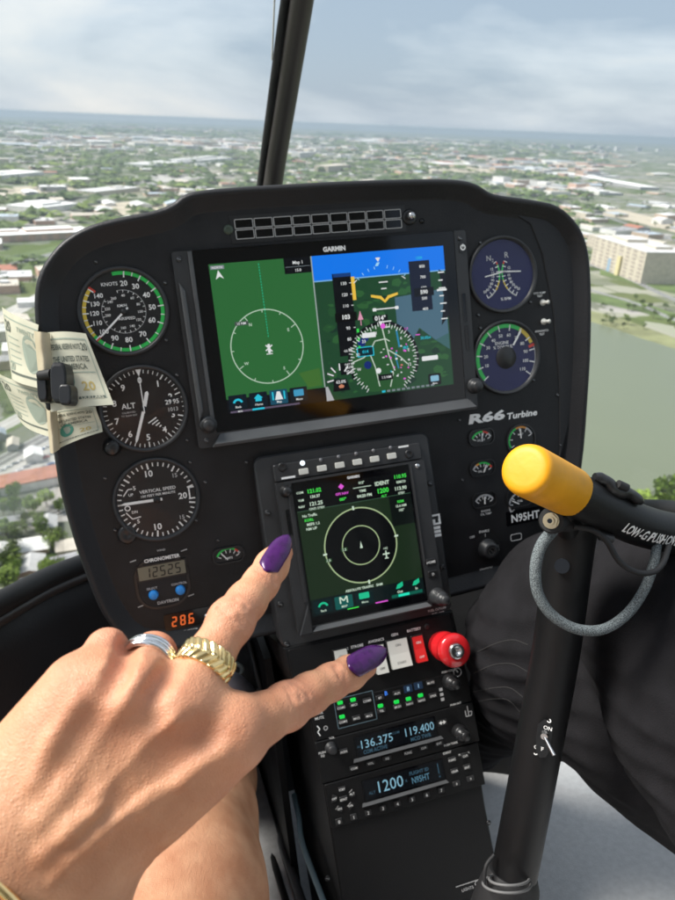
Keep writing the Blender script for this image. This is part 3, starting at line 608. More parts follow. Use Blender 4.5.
b.path([(X+R2*.16, Y-R2*.25), (X+R2*.5, Y-R2*.02), (X+R2*.7, Y+R2*.2)], 1.1, w0+.25, ww); b.path([(X+R2*.25, Y+R2*.4), (X+R2*.12, Y+R2*.8)], 1.1, w0+.25, ww)
b.path([(X+R2*.45, Y-R2*.8), (X+R2*.5, Y-R2*.3)], 1.8, w0+.24, glow((40, 130, 170))); b.path([(X+R2*.35, Y-R2*.1), (X+R2*.42, Y+R2*.3)], 1.2, w0+.24, glow((40, 130, 170)))
for dx_, dy_, r_ in ((-.62, -.55, .12), (-.5, -.66, .1), (-.5, .1, .11)): b.arc(X+R2*dx_, Y+R2*dy_, 0, R2*r_, 0, 360, w0+.22, navy)
for i in range(26): 
    fx, fy = X+rr.uniform(-.1, .75)*R2, Y+rr.uniform(-.4, .6)*R2; b.rect(fx, fy, fx+rr.uniform(1, 2.4), fy+rr.uniform(.8, 1.8), w0+.28, rr.choice([tx, tx, glow((210, 120, 110)), cyan, mag]))
b.prism([(X-2.2, Y-R2-3), (X+2.2, Y-R2-3), (X, Y-R2+3)], w0+.2, w0+.4, tx); b.arc(X+2, Y-R2+2, 0, 2.6, 0, 360, w0+.42, mag)
b.rect(X-8, Y-R2-9, X+8, Y-R2-3.4, w0+.3, dkb); b.text('014\u00b0', X, Y-R2-6.2, 4.4, w0+.4, tx, bold=.03)
b.prism(rrect(X-8, Y+R2*.42, X+8, Y+R2*.42+6, .8), w0+.2, w0+.32, dkb); b.text('1.5 NM', X+1, Y+R2*.42+3, 2.4, w0+.42, tx); b.arc(X-7, Y+R2*.30, 0, 2.8, 0, 360, w0+.4, tx)
for i in range(11): b.rect(X-R2*.15+i*5.4, sy1-3.2, X-R2*.15+i*5.4+3.6, sy1-1.2, w0+.3, cyan if i == 0 else grey_s)
# wind box, glideslope bars, menu key
b.rect(*s(.49, .745), *s(.57, .86-.03), w0+.14, dkb)
for i, t_ in enumerate(('OAT 22', 'TAS 98', 'GS 101')): b.text(t_, *s(.53, .765-.005+.024*i), 2.0, w0+.25, tx)
c = SP(341, 382)
for a in (-100, -66, -38, 0, 38, 66): b.tick(c[0], c[1]-4, a, 7, 15, 2.6, w0+.2, dkb); b.tick(c[0], c[1]-4, a, 7.6, 14.4, 1.3, w0+.3, tx)
b.prism([(c[0]-9, c[1]+9), (c[0]-7, c[1]-3), (c[0]+6, c[1]-3), (c[0]+9, c[1]+9)], w0+.1, w0+.26, dkb); b.text('62.0%', c[0], c[1]-.4, 3, w0+.36, tx); b.poly([(c[0]-3, c[1]+4), (c[0], c[1]+2), (c[0]+3, c[1]+4), (c[0]+2, c[1]+6), (c[0]-2, c[1]+6)], w0+.36, glow((200, 130, 100)))
b.prism([s(split+.003, .90), s(split+.003, 1.0), s(split+.035, 1.0), s(split+.014, .90)], w0+.1, w0+.3, glow((170, 172, 175)))
q_ = s(.912, .945); b.prism(rrect(q_[0]-7, q_[1]-6, q_[0]+7, q_[1]+6, 1.4), w0+.1, w0+.25, dkb); b.prism(rrect(q_[0]-4.6, q_[1]-4, q_[0]+4.6, q_[1]+2, 1), w0+.2, w0+.35, glow((130, 180, 205))); b.text('Menu', q_[0], q_[1]+4, 1.8, w0+.4, tx)
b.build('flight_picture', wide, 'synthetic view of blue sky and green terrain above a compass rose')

# ------------------------------------------------------------------ centre console: navigator, switches, radios
GP = Plane((0, 180, -8), 9); G = GP.uv
KP = Plane((0, 373.5, -40.5), 15); K = KP.uv
cons = thing('avionics_console', 'black centre console with a portrait map display above switches and two lit radios', 'console', (-5, 900, -60))
A, B = G(252.5, 459.6), G(427, 430); D = G(283, 655)
px0, px1, py0, py1 = (A[0]+D[0])/2, B[0]+.4, (A[1]+B[1])/2, 198
b = MB(GP)
o = rrect(px0, py0, px1, py1, 9, 6); b.prism(o, -60, 0, bezel_grey, bev=1.8)
plate = b.build('navigator_mount', cons)
for px, py in ((268, 513), (280.5, 604.5), (287, 645), (430.5, 483.5), (443, 567)):
    q = MB(GP); x, y = G(px, py, 2); screw(q, x, y, 3.1, .1); q.build('screw', plate)
b = MB(GP); x, y = G(435.5, 520, 0); b.rect(x-5.5, y-6, x+5.5, y+5, .25, white); b.rect(x-3.5, y-4, x+3.5, y-1, .3, black_plastic); b.rect(x-.5, y-1, x+3, y+3, .3, black_plastic)
for i in range(3): b.rect(x-3.6, y+6.6+i*4, x+4, y+9.6+i*4, .25, white)
b.build('door_placard', plate)
# navigator
A, B, Cc, D = G(277.5, 484, 8), G(424.5, 458.5, 8), G(444, 604, 8), G(296, 633, 8)
nx0, nx1, ny0, ny1 = (A[0]+D[0])/2, (B[0]+Cc[0])/2, (A[1]+B[1])/2, (Cc[1]+D[1])/2
A, B, Cc, D = G(291, 484, 7), G(410.5, 463, 7), G(426, 602, 7), G(312, 625, 7)
hx0, hx1, hy0, hy1 = (A[0]+D[0])/2, (B[0]+Cc[0])/2, (A[1]+B[1])/2, (Cc[1]+D[1])/2
b = MB(GP); o = rrect(nx0, ny0, nx1, ny1, 2); b.frame(o, rrect(hx0, hy0, hx1, hy1, 1), 0, 8, bezel_grey)
nav = b.build('navigator', cons, 'portrait navigation display with two pale range rings on black')
b = MB(GP); b.rect(hx0-.2, hy0-.2, hx1+.2, hy1+.2, 7.2, glass_black)
A, B, Cc, D = G(293, 491, 7), G(408, 470, 7), G(424, 594, 7), G(313.5, 616, 7)
tx0, tx1, ty0, ty1 = (A[0]+D[0])/2, (B[0]+Cc[0])/2, (A[1]+B[1])/2, (Cc[1]+D[1])/2
b.text('GARMIN', (tx0+tx1)/2+2, ty0-3.2, 2.4, 7.3, white, bold=.05); b.build('screen_glass', nav)
W2, H2 = tx1-tx0, ty1-ty0
def n_(fx, fy): return (tx0+W2*fx, ty0+H2*fy)
w0 = 7.35; b = MB(GP); dg = glow((25, 42, 24)); gt = glow((70, 225, 80)); pt = glow((200, 220, 200)); tg = glow((30, 190, 140)); rg = glow((165, 185, 140)); bk = glow((3, 5, 5))
b.rect(*n_(0, 0), *n_(1, .87), w0, dg); b.rect(*n_(0, 0), *n_(1, .175), w0+.06, bk); b.rect(*n_(0, .87), *n_(1, 1), w0, glow((8, 22, 22)))
b.rect(*n_(.80, .18), *n_(1, .42), w0+.06, glow((8, 16, 12)))
for fx, fy, h, t_, m_ in ((.17, .03, 4.2, '121.02', gt), (.17, .075, 3.0, '136.37', pt), (.17, .13, 4.0, '121.25', pt), (.17, .17, 2.6, 'GND STBY', pt), (.045, .03, 2.4, 'COM', pt), (.045, .09, 2.4, 'VLM', pt), (.045, .14, 2.4, 'NAV', pt),
                         (.40, .09, 2.6, 'GPS NAV', mag), (.40, .135, 3.0, '087\u00b0', gt), (.58, .03, 2.6, '015\u00b0', pt), (.58, .095, 2.6, 'TIME', pt), (.59, .135, 3.2, '04:20 PM', pt),
                         (.76, .06, 4.2, 'IDENT', pt), (.76, .12, 5.0, '1200', gt), (.76, .165, 2.6, 'ALT', gt), (.93, .03, 4.0, '110.95', gt), (.93, .075, 2.6, 'KMCO', pt), (.92, .125, 3.8, '113.90', pt), (.92, .165, 2.4, 'STBY', pt),
                         (.10, .215, 2.8, 'No Traffic', pt), (.09, .25, 2.8, 'KORL', gt), (.12, .285, 2.8, 'MSFS 1.2', pt), (.10, .32, 2.8, 'NM UP', pt), (.90, .23, 2.6, 'KISM', gt), (.90, .265, 2.6, '15.6 NM', pt), (.90, .30, 2.6, '102\u00b0', pt),
                         (.47, .855, 2.6, 'ABSOLUTE TRAFFIC   5NM', pt), (.93, .945, 2.8, 'In', pt), (.78, .945, 2.8, 'Out', pt)):
    b.text(t_, *n_(fx, fy), h*.9, w0+.2, m_, bold=.03)
q = n_(.40, .035); b.poly([(q[0], q[1]-3), (q[0]+3, q[1]), (q[0], q[1]+3), (q[0]-3, q[1])], w0+.2, mag); b.rect(*n_(.50, .063), *n_(.66, .068), w0+.2, pt); b.rect(*n_(0, .174), *n_(1, .178), w0+.2, glow((60, 90, 70)))
x, y = G(361, 545, 7); Ra = (G(397, 541, 7)[0]-G(325, 549, 7)[0])/2; b.lathe(x, y, [(Ra, w0+.08), (.01, w0+.08)], bk, 56); b.arc(x, y, Ra-.7, Ra+.6, 0, 360, w0+.2, rg)
Rb = Ra*.515; b.arc(x, y, Rb-.5, Rb+.5, 0, 360, w0+.2, rg)
for a in range(0, 360, 90): b.tick(x, y, a-4, Ra-1.6, Ra+2.4, 1.8, w0+.25, pt)
b.prism([(x-1.4, y+3), (x, y-4), (x+1.4, y+3)], w0+.1, w0+.25, pt)
for px, py, t_ in ((344, 549.5, '2.5'), (328.5, 560.5, '5.0')):
    q = G(px, py, 7); b.rect(q[0]-3.4, q[1]-1.8, q[0]+3.4, q[1]+1.8, w0+.3, glow((40, 70, 40))); b.text(t_, *q, 2.5, w0+.4, pt)
q = G(386, 554, 7); b.line(q[0], q[1]-3.6, q[0], q[1]+4.4, 1.3, w0+.4, pt); b.line(q[0]-3.6, q[1]-.4, q[0]+3.6, q[1]-.4, 1.3, w0+.4, pt); b.line(q[0]-2, q[1]+4, q[0]+2, q[1]+4, 1, w0+.4, pt); b.text('+02', q[0], q[1]-6, 2.2, w0+.4, pt)
for fx, k_, nm_ in ((.10, 0, 'Back'), (.28, 1, 'MAP'), (.46, 2, 'Menu')):
    b.prism(rrect(*n_(fx-.078, .885), *n_(fx+.078, .985), 1.2), w0, w0+.15, glow((14, 84, 78)) if k_ == 1 else glow((6, 30, 32))); X, Y = n_(fx, .92)
    if k_ == 0: b.arc(X, Y+3, 3.4, 5.4, -75, 75, w0+.3, tg)
    elif k_ == 1: b.path([(X-3.6, Y+3), (X-3.6, Y-3.6), (X, Y+.4), (X+3.6, Y-3.6), (X+3.6, Y+3)], 1.4, w0+.3, pt)
    else: b.prism(rrect(X-5.4, Y-3.4, X+5.4, Y+2.6, 1), w0+.2, w0+.3, tg)
    b.text(nm_, X, Y+6, 2.2, w0+.3, pt)
for fx in (.78, .93): X, Y = n_(fx, .895); b.poly([(X-4, Y+3), (X-2, Y-1), (X+4, Y-3.4), (X+4, Y+1), (X, Y+3)], w0+.3, tg)
b.rect(*n_(.30, .992), *n_(.40, 1.0), w0+.3, gt); b.rect(*n_(.55, .99), *n_(.66, 1.0), w0+.3, mag); b.rect(*n_(.70, .962), *n_(.98, .988), w0+.18, glow((14, 90, 74))); b.rect(*n_(.76, .965), *n_(.86, .985), w0+.28, glow((40, 230, 190)))
b.build('traffic_picture', nav, 'black disc with two pale rings and green frequencies above it')
b = MB(GP); c0 = n_(.02, 1); b.add([(hx0+4, hy1+1, 8), (hx1-2, hy1+1, 8), (hx1+1, hy1+4.5, 13), (hx0-1, hy1+4.5, 13), (hx1+1, hy1+7, 9), (hx0-1, hy1+7, 9)], [(0, 1, 2, 3), (3, 2, 4, 5)], lip_grey); b.build('lower_lip', nav)
b = MB(GP); b.prism([(nx0+1, hy1+6), (hx0-2, hy1-22), (hx0-.5, hy1+6)], 8, 12, bezel_grey, bev=.8); b.build('corner_guard', nav)
b = MB(GP); b.prism([(hx0-5, hy0+2), (hx0-1, hy0+2), (hx0-1, hy1-24), (hx0-5, hy1-24)], 8, 9.6, bezel_grey, bev=.6); b.build('side_ridge', nav); b = MB(GP); b.prism([(hx1+1, hy0+2), (hx1+3, hy0+2), (hx1+3, hy1-40), (hx1+1, hy1-40)], 8, 9.2, bezel_grey, bev=.5); b.build('side_ridge', nav)
b = MB(GP); o = rrect(*(lambda q: (q[0]-2.4, q[1]-13, q[0]+2.4, q[1]+13))(G(289, 522, 8)), 2); b.frame(o, inset(o, .7), 8, 8.6, black_plastic); b.prism(inset(o, .6), 7.9, 8.2, glass_black); b.build('card_slot', nav)
b = MB(GP); c = G(286.5, 491.5, 10); b.lathe(*c, [(6.4, 8), (6.2, 9), (5, 10), (4.6, 15), (3.6, 16), (.01, 16.2)], black_plastic, 24); b.build('knob', nav)
b = MB(GP); c = G(438.5, 597, 12); b.lathe(*c, [(9, 8), (8.8, 12), (7.6, 13), (7.4, 22), (6.2, 23.5), (5, 23.6), (4.8, 31), (3.6, 32.5), (.01, 32.6)], bezel_grey, 28); b.build('knob', nav)
b = MB(GP); c = G(417.5, 466, 8); b.lathe(*c, [(2.6, 8), (2.4, 8.8), (.01, 9)], steel, 16); b.build('photo_sensor', nav)
for px, py, t_ in ((431, 562, 'HOME'), (433, 574, 'D')):
    b = MB(GP); c = G(px, py, 9); b.prism(rrect(c[0]-5, c[1]-3.4, c[0]+5, c[1]+3.4, 1), 8, 9.4, black_plastic, bev=.4); b.text(t_, *c, 2.4, 9.5, white); b.build('key', nav)
b = MB(GP)
for i, t_ in enumerate(('FUEL CUTOFF', 'FUEL OFF')): c = G(438+i*1, 609+i*4, 0); b.text(t_, c[0]-1, c[1], 2.3, .3, white)
b.build('fuel_caption', plate)
# autopilot key row
A, B = G(283, 475, 2), G(418, 443.5, 2)
tl = (B[1]-A[1])/(B[0]-A[0]); 
b = MB(GP); Q = [G(277, 466, 2), G(420, 441, 2), G(422.5, 457, 2), G(280, 482, 2)]; yy0 = (Q[0][1]+Q[1][1])/2; yy1 = (Q[2][1]+Q[3][1])/2; b.prism(rrect(nx0+.5, yy0, nx1-.5, ny0-.8, 2), 0, 5, bezel_grey, bev=.8); ap = b.build('key_strip', cons, 'strip of six pale keys with a lamp over each')
for i, px in enumerate((303.7, 322, 339.8, 357.4, 374.7, 391.8)):
    py = 471.5-(px-303.7)*.176; b = MB(GP); c = G(px, py, 6); b.prism(rrect(c[0]-4.8, c[1]-2.9, c[0]+4.8, c[1]+2.9, 1), 5, 6.8, switch_white, bev=.4); b.build('key', ap)
    b = MB(GP); c = G(px-1, py-8.4, 6); lm = mat('lit_white_lamp', (.8, .8, .8), .3, em=(.75, .9, 1), es=.8) if i == 0 else mat('unlit_lamp_lens', (.16, .16, .17), .3); b.lathe(*c, [(2.5 if i == 0 else 1.9, 5), (2.2 if i == 0 else 1.7, 5.9), (.01, 6.2)], lm, 16); b.build('indicator_lamp', ap, 'lit white lamp' if i == 0 else None)
b = MB(GP); c = G(288.5, 477.5, 6); b.rect(c[0]-7, c[1]-1, c[0]+7, c[1]+1, 5.2, white); c = G(403.7, 446.5, 6); b.rect(c[0]-5.6, c[1]-.9, c[0]+5.6, c[1]+.9, 5.2, white); b.build('caption', ap)
for px, py in ((282.5, 467), (409.5, 454)): b = MB(GP); c = G(px, py, 6); b.lathe(*c, [(4.6, 5), (4.6, 5.6), (3.4, 6.4), (2, 5.6), (.01, 5.6)], black_plastic, 20); b.build('screw', ap)

# console body and switch panel
kb0, kb1 = -101.5, 80.5
b = MB(KP)
o = [(kb0, 0), (kb1, 0), (83, 60), (80, 110), (77, 200), (79, 420), (-86, 420), (-84, 110), (-88, 70), (-100, 22)]
b.prism(o, -240, 0, console_black, bev=1.5)
body = b.build('console_body', cons)
sw = MB(KP); sw.prism(rrect(-97, 2.5, 77, 70, 2), 0, 1.6, console_black, bev=.5); sw = sw.build('switch_panel', cons)
# rockers
for px, py, wd, ht, m_, lab, nm_ in ((343, 664, 13, 27, switch_white, None, 'rocker_switch'), (380.5, 659.5, 12, 27, switch_white, None, 'rocker_switch'), (399.8, 653.5, 21, 27, switch_white, 'wide white rocker switch', 'rocker_switch'), (420, 649, 11, 25, switch_red, 'red rocker switch beside the red knob', 'rocker_switch')):
    c = K(px, py, 6); b = MB(KP); o = rrect(c[0]-wd/2-1.4, c[1]-ht/2-1.4, c[0]+wd/2+1.4, c[1]+ht/2+1.4, 1.2); b.prism(o, 1.6, 3, black_plastic, bev=.4)
    x0, x1, y0, y1 = c[0]-wd/2, c[0]+wd/2, c[1]-ht/2, c[1]+ht/2; ym = c[1]
    b.add([(x0, y0, 4), (x1, y0, 4), (x1, ym, 5.6), (x0, ym, 5.6), (x1, y1, 9), (x0, y1, 9), (x0, y0, 3), (x1, y0, 3), (x1, y1, 3), (x0, y1, 3)], [(0, 1, 2, 3), (3, 2, 4, 5), (0, 6, 7, 1), (5, 4, 8, 9), (0, 3, 5, 9, 6), (1, 7, 8, 4, 2)], m_)
    dk = black_plastic if m_ is switch_white else white
    if wd > 18: b.text('ON', c[0], y0+5, 2.6, 4.9, mat('grey_switch_print', (.25, .25, .24), .5)); b.text('START', c[0], y1-5, 2.3, 8.2, mat('grey_switch_print', (.25, .25, .24), .5))
    else: b.text('ON', c[0], y0+6, 2.4, 5.2, dk if m_ is switch_red else mat('grey_switch_print', (.25, .25, .24), .5)); b.text('OFF', c[0], y1-5, 2.2, 8.3, dk)
    b.build(nm_, sw, lab)
b = MB(KP)
for px, py, t_ in ((341.5, 650, 'NAV LTS'), (357, 646, 'STROBE'), (376, 640.5, 'AVIONICS'), (394.5, 634.5, 'GEN'), (414, 629.5, 'BATTERY')): c = K(px, py, 1.6); b.text(t_, *c, 2.6, 1.8, white, bold=.02)
b.build('caption', sw)
b = MB(KP); c = K(427, 626.5, 2); b.lathe(*c, [(2.8, 1.6), (2.8, 2.2), (1.2, 2.4), (.01, 2)], black_plastic, 16); b.build('screw', sw)
# red pull knob with clear guard
fx_ = K(441, 645, 2); b = MB(KP)
b.lathe(*fx_, [(13.5, 1.6), (13.5, 8), (15.2, 9), (15.2, 14), (15, 17), (13.6, 19), (13.6, 29), (15.5, 31), (16.5, 33), (16.5, 38), (15, 40.5), (9, 41.5), (8, 41.5)], red_knob, 40, cap=False)
b.lathe(*fx_, [(8, 41.5), (7.4, 44), (7, 44.5), (3.6, 44.5), (3, 42), (.01, 41.6)], steel, 28)
kn = b.build('fuel_cutoff_knob', cons, 'red anodised pull knob with a steel centre')
b = MB(KP); p = [(*K(452, 660, 6), 6), (*K(455, 668, 10), 10), (*K(457.5, 672, 8), 8)]; b.tube(p, .9, steel, 8); b.tube([(p[-1][0]+4.2*math.cos(t), p[-1][1]+4.2*math.sin(t), 8) for t in np.linspace(0, 6.28, 16)], .6, steel, 6); b.build('safety_pin', kn)

# audio panel
def unit(pTL, pTR, pBR, pBL, w, name, label):
    A, B, Cc, D = (K(*p, w) for p in (pTL, pTR, pBR, pBL))
    x0, x1, y0, y1 = (A[0]+D[0])/2, (B[0]+Cc[0])/2, (A[1]+B[1])/2, (Cc[1]+D[1])/2
    b = MB(KP); b.prism(rrect(x0, y0, x1, y1, 1), 0, w, console_black, bev=.7); return b.build(name, cons, label), x0, x1, y0, y1
aud, ax0, ax1, ay0, ay1 = unit((311, 705), (466, 672), (473, 703), (314.5, 740), 2.4, 'audio_panel', 'audio panel with small keys and green lamps')
blue_line = mat('blue_grey_print', (.14, .22, .26), .5); keym = mat('dark_key_plastic', (.022, .022, .023), .42)
def key(parent, P_, px, py, t_, w=2.4, kw=10, kh=5, lit=False, th=2.1):
    b = MB(P_); c = P_.uv(px, py, w+1); b.prism(rrect(c[0]-kw/2, c[1]-kh/2, c[0]+kw/2, c[1]+kh/2, .8), w, w+1.5, keym, bev=.35)
    if t_: b.text(t_, c[0], c[1]+.2, th, w+1.62, white)
    k_ = b.build('key', parent)
    if lit: b = MB(P_); b.prism(rrect(c[0]-kw*.32, c[1]-kh/2-4, c[0]+kw*.32, c[1]-kh/2-.5, 1), w, w+1, glow((30, 220, 80)), bev=.3); b.build('green_lamp', parent, 'lit green lamp')
for px, py, t_, l_ in ((341, 707.5, 'COM1', 1), (354, 704.5, 'MIC1', 1), (367, 700.5, 'COM3', 0), (343, 721.5, 'COM2', 1), (356.5, 718, 'MIC2', 0), (369, 715.5, 'MIC3', 0), (380, 697.5, 'BT', 0), (397, 693, 'AUX', 0), (381.5, 710.5, 'TEL', 1), (397.5, 706.5, 'MUS1', 1), (409.5, 703.5, 'NAV1', 1), (421.5, 700, 'NAV2', 1), (430.5, 682.5, 'MUTE', 0), (433, 695.5, 'SPKR', 0)): key(aud, KP, px, py, t_, lit=bool(l_), kw=8.6, kh=4.6)
b = MB(KP)
for px, py in ((408.5, 689), (418.8, 686)): c = K(px, py, 4); b.prism(rrect(c[0]-4.6, c[1]-3.6, c[0]+4.6, c[1]+3.6, .6), 2.4, 2.8, glow((30, 46, 66))); b.text('II' if px < 410 else 'I', c[0], c[1], 4, 2.95, glow((150, 190, 220)))
c = K(386.5, 693.5, 4); b.text('B', *c, 4, 2.6, glow((70, 140, 255)))
Q = [K(*p, 3) for p in ((334, 700), (373.5, 690), (376.5, 719), (338, 730))]; xx0, xx1, yy0, yy1 = (Q[0][0]+Q[3][0])/2, (Q[1][0]+Q[2][0])/2, (Q[0][1]+Q[1][1])/2, (Q[2][1]+Q[3][1])/2; o = rrect(xx0, yy0, xx1, yy1, .6); b.frame(o, inset(o, .6), 2.4, 2.6, blue_line)
for i, l in enumerate(('MKR', 'MUTE')): c = K(319.5, 713+i*5, 3); b.text(l, *c, 2.5, 2.6, white)
c = K(319, 731, 3); b.path([(c[0]-1, c[1]-5), (c[0]+1.2, c[1]-1.5), (c[0]-1.4, c[1]+1), (c[0]+.6, c[1]+5)], 1.1, 2.6, white); b.arc(c[0]+7, c[1]-1, 1.4, 2.2, 0, 360, 2.6, white_dim); c = K(442, 695, 3)
for i in range(3): b.rect(c[0]-1.8, c[1]-7+i*5, c[0]+1.8, c[1]-4+i*5, 2.6, white_dim)
c = K(449, 671, 3); b.text('PUSH CREW', *c, 2, 2.6, white); c = K(456, 704, 3); b.text('PUSH INT', *c, 2, 2.6, white); b.build('caption', aud)
def big_knob(parent, px, py, w=2.4):
    c = K(px, py, w); b = MB(KP); b.lathe(*c, [(7.6, w), (7.6, w+8), (6.6, w+9.5), (5, w+9.6), (4.8, w+19), (4, w+20.4), (.01, w+20.6)], black_plastic, 24)
    for i in range(10): t = i*math.pi/5; b.tube([(c[0]+4.9*math.cos(t), c[1]+4.9*math.sin(t), w+10), (c[0]+4.9*math.cos(t), c[1]+4.9*math.sin(t), w+19)], .4, bezel_grey, 5)
    b.build('knob', parent)
big_knob(aud, 449, 681)
rad_, rx0, rx1, ry0, ry1 = unit((314, 741.3), (472.5, 703.5), (480, 739), (323, 786), 3.4, 'radio', 'radio reading 136.375 and 119.400 in pale blue digits')
seg_m = glow((130, 175, 195)); seg_d = glow((52, 80, 96)); disp = glow((4, 7, 10))
def window(parent, pTL, pTR, pBR, pBL, w):
    A, B, Cc, D = (K(*p, w) for p in (pTL, pTR, pBR, pBL)); x0, x1, y0, y1 = (A[0]+D[0])/2, (B[0]+Cc[0])/2, (A[1]+B[1])/2, (Cc[1]+D[1])/2
    b = MB(KP); b.prism(rrect(x0, y0, x1, y1, 1), w, w+.5, glass_black); b.rect(x0+2, y0+1.5, x1-2, y1-1.5, w+.6, disp); return b, x0, x1, y0, y1
b, x0, x1, y0, y1 = window(rad_, (353, 738), (434, 715), (438, 736), (357, 758), 3.4)
xm = (x0+x1)/2; ym = (y0+y1)/2; b.text('136.375', x0+23, ym-1.2, 8, 4.2, seg_m, width=33, bold=0); b.text('119.400', x1-18, ym-1.6, 8, 4.2, seg_m, width=31, bold=0); b.text('COM ACTIVE', x0+20, ym+6.4, 3.6, 4.2, seg_d, width=25, bold=.03); b.text('MCO TWR', x1-18, ym+6.4, 3.6, 4.2, seg_d, width=22, bold=.03); b.text('COM', x0+43.5, ym-4, 2.3, 4.2, seg_d); b.text('ACT', x0+5, ym, 2.2, 4.2, seg_d); b.build('radio_display', rad_, 'pale blue digits 136.375 and 119.400')
def lip(parent, p0, p1, w):
    a, c = K(*p0, w), K(*p1, w); y = (a[1]+c[1])/2; b = MB(KP); b.add([(a[0], y-.8, w), (c[0], y-.8, w), (c[0]+1, y+1, w+4.5), (a[0]-2, y+1, w+4.5), (c[0]+1, y+3, w), (a[0]-2, y+3, w)], [(0, 1, 2, 3), (3, 2, 4, 5)], lip_grey); b.build('lower_lip', parent)
lip(rad_, (354, 759.5), (441, 737), 3.4)
for px, py, t_ in ((343.5, 751.5, 'MON'), (354, 768, 'COM'), (370.5, 763, 'VOL'), (387, 758, 'SQ'), (408, 752.5, 'FUNC'), (423.5, 747.5, 'CLR'), (439, 743, 'ENT')): key(rad_, KP, px, py, t_, 3.4, 9, 4.6)
b = MB(KP); c = K(442.5, 722.5, 4); b.rect(c[0]-5, c[1]-3, c[0]+5, c[1]+3, 3.8, keym); b.poly([(c[0]-4, c[1]), (c[0]-1, c[1]-2), (c[0]-1, c[1]+2)], 4, white); b.poly([(c[0]+4, c[1]), (c[0]+1, c[1]-2), (c[0]+1, c[1]+2)], 4, white); b.rect(c[0]-1, c[1]-.5, c[0]+1, c[1]+.5, 4, white); b.build('swap_key', rad_)
big_knob(rad_, 458.5, 731.5, 3.4)
b = MB(KP); c = K(331, 748, 4); b.lathe(*c, [(6, 3.4), (6, 4.4), (4.6, 5), (4.4, 12), (3.6, 13), (.01, 13)], bezel_grey, 24); b.build('knob', rad_)
b = MB(KP); c = K(322, 752.5, 3); b.text('PUSH', *c, 2.1, 3.6, white); b.text('SQ', c[0], c[1]+3, 2.1, 3.6, white); c = K(332, 738, 4); b.text('VOL', *c, 2, 3.6, white); c = K(468.5, 713, 4); b.path([(c[0]-3, c[1]-3), (c[0]-3, c[1]+3), (c[0]+3, c[1]+3), (c[0]+4, c[1]-1), (c[0], c[1]-1)], .9, 3.6, white_dim); b.line(c[0], c[1]-7, c[0], c[1]+3, 1, 3.6, white_dim); c = K(451, 744, 4); b.text('PUSH TUNE', *c, 2, 3.6, white); c = K(464, 753.5, 3); b.text('PUSH 25K', *c, 2, 3.6, white); b.build('caption', rad_)
xp, x0_, x1_, y0_, y1_ = unit((323.5, 787), (480.5, 739.7), (483, 788), (333, 826), 3.4, 'transponder', 'transponder reading 1200 with a row of small number keys')
b, x0, x1, y0, y1 = window(xp, (361, 782), (442, 757), (446, 778), (365, 804), 3.4)
ym = (y0+y1)/2; b.text('1200', x0+29, ym-.5, 11, 4.2, seg_m, width=26, bold=0); b.text('ALT', x0+9, ym+3, 2.8, 4.2, seg_d); b.text('R', x0+45.5, ym+1, 2.6, 4.2, seg_d); b.text('FLIGHT ID', x0+60, ym-4.6, 3.2, 4.2, seg_d, bold=.03); b.text('N95HT', x0+60.5, ym+2.4, 6, 4.2, glow((80, 120, 140)), width=19); b.rect(x1-7, ym-7, x1-6, ym+3, 4.2, seg_d); b.rect(x1-7, ym+5, x1-5.5, ym+6.6, 4.2, seg_d); b.build('transponder_display', xp, 'pale blue digits 1200')
lip(xp, (363, 805.5), (446, 779), 3.4)
b = MB(KP); c = K(404, 788.5, 5); b.text('ADS-B OUT INSTALLED', *c, 1.9, 3.9, white, width=30, bold=.04); c = K(447, 752.5, 3); b.text('IDENT', *c, 2.2, 3.6, white); b.build('caption', xp)
for i in range(8): key(xp, KP, 339+i*14.6, 821.5-i*4.5, str((8, 1, 2, 3, 4, 5, 6, 7)[i]) if i else '0', 3.4, 6.4, 5.6, th=3)
for px, py, t_ in ((452, 759.5, 'FUNC'), (465, 755.5, 'CLR'), (454.5, 771, 'CRSR'), (467, 767, 'ENT'), (456.5, 783.5, '8'), (470.5, 778.5, '9')): key(xp, KP, px, py, t_, 3.4, 8, 5)
cc = K(343.5, 799, 4)
for i in range(5):
    a = -90+i*72; x, y = cc[0]+9.4*math.cos(rad(a)), cc[1]+9.4*math.sin(rad(a)); b = MB(KP); t = rad(a+90); q = [(x+dx*math.cos(t)-dy*math.sin(t), y+dx*math.sin(t)+dy*math.cos(t)) for dx, dy in ((-3.6, -2.2), (3.6, -2.2), (2.6, 2.2), (-2.6, 2.2))]; b.prism(q, 3.4, 5, keym, bev=.4); b.text(('STBY', 'ALT', 'VFR', 'ON', 'OFF')[i], x, y, 2, 5.1, white); b.build('mode_key', xp)
key(xp, KP, 343.5, 799, 'IDNT', 3.4, 8, 5)
for px, py in ((327.5, 878.5), (489, 823)): b = MB(KP); screw(b, *K(px, py, 1), 2.6, 0); b.build('screw', cons)
b = MB(KP); c = K(468, 889, 1); b.text('LIGHTS', *c, 2.8, .3, white_dim); b.arc(c[0]+11, c[1]-2, 2, 2.8, 0, 360, .3, white_dim); b.line(c[0]-12, c[1]-5, c[0]+16, c[1]-5, .8, .3, white_dim); b.build('dimmer_caption', cons)

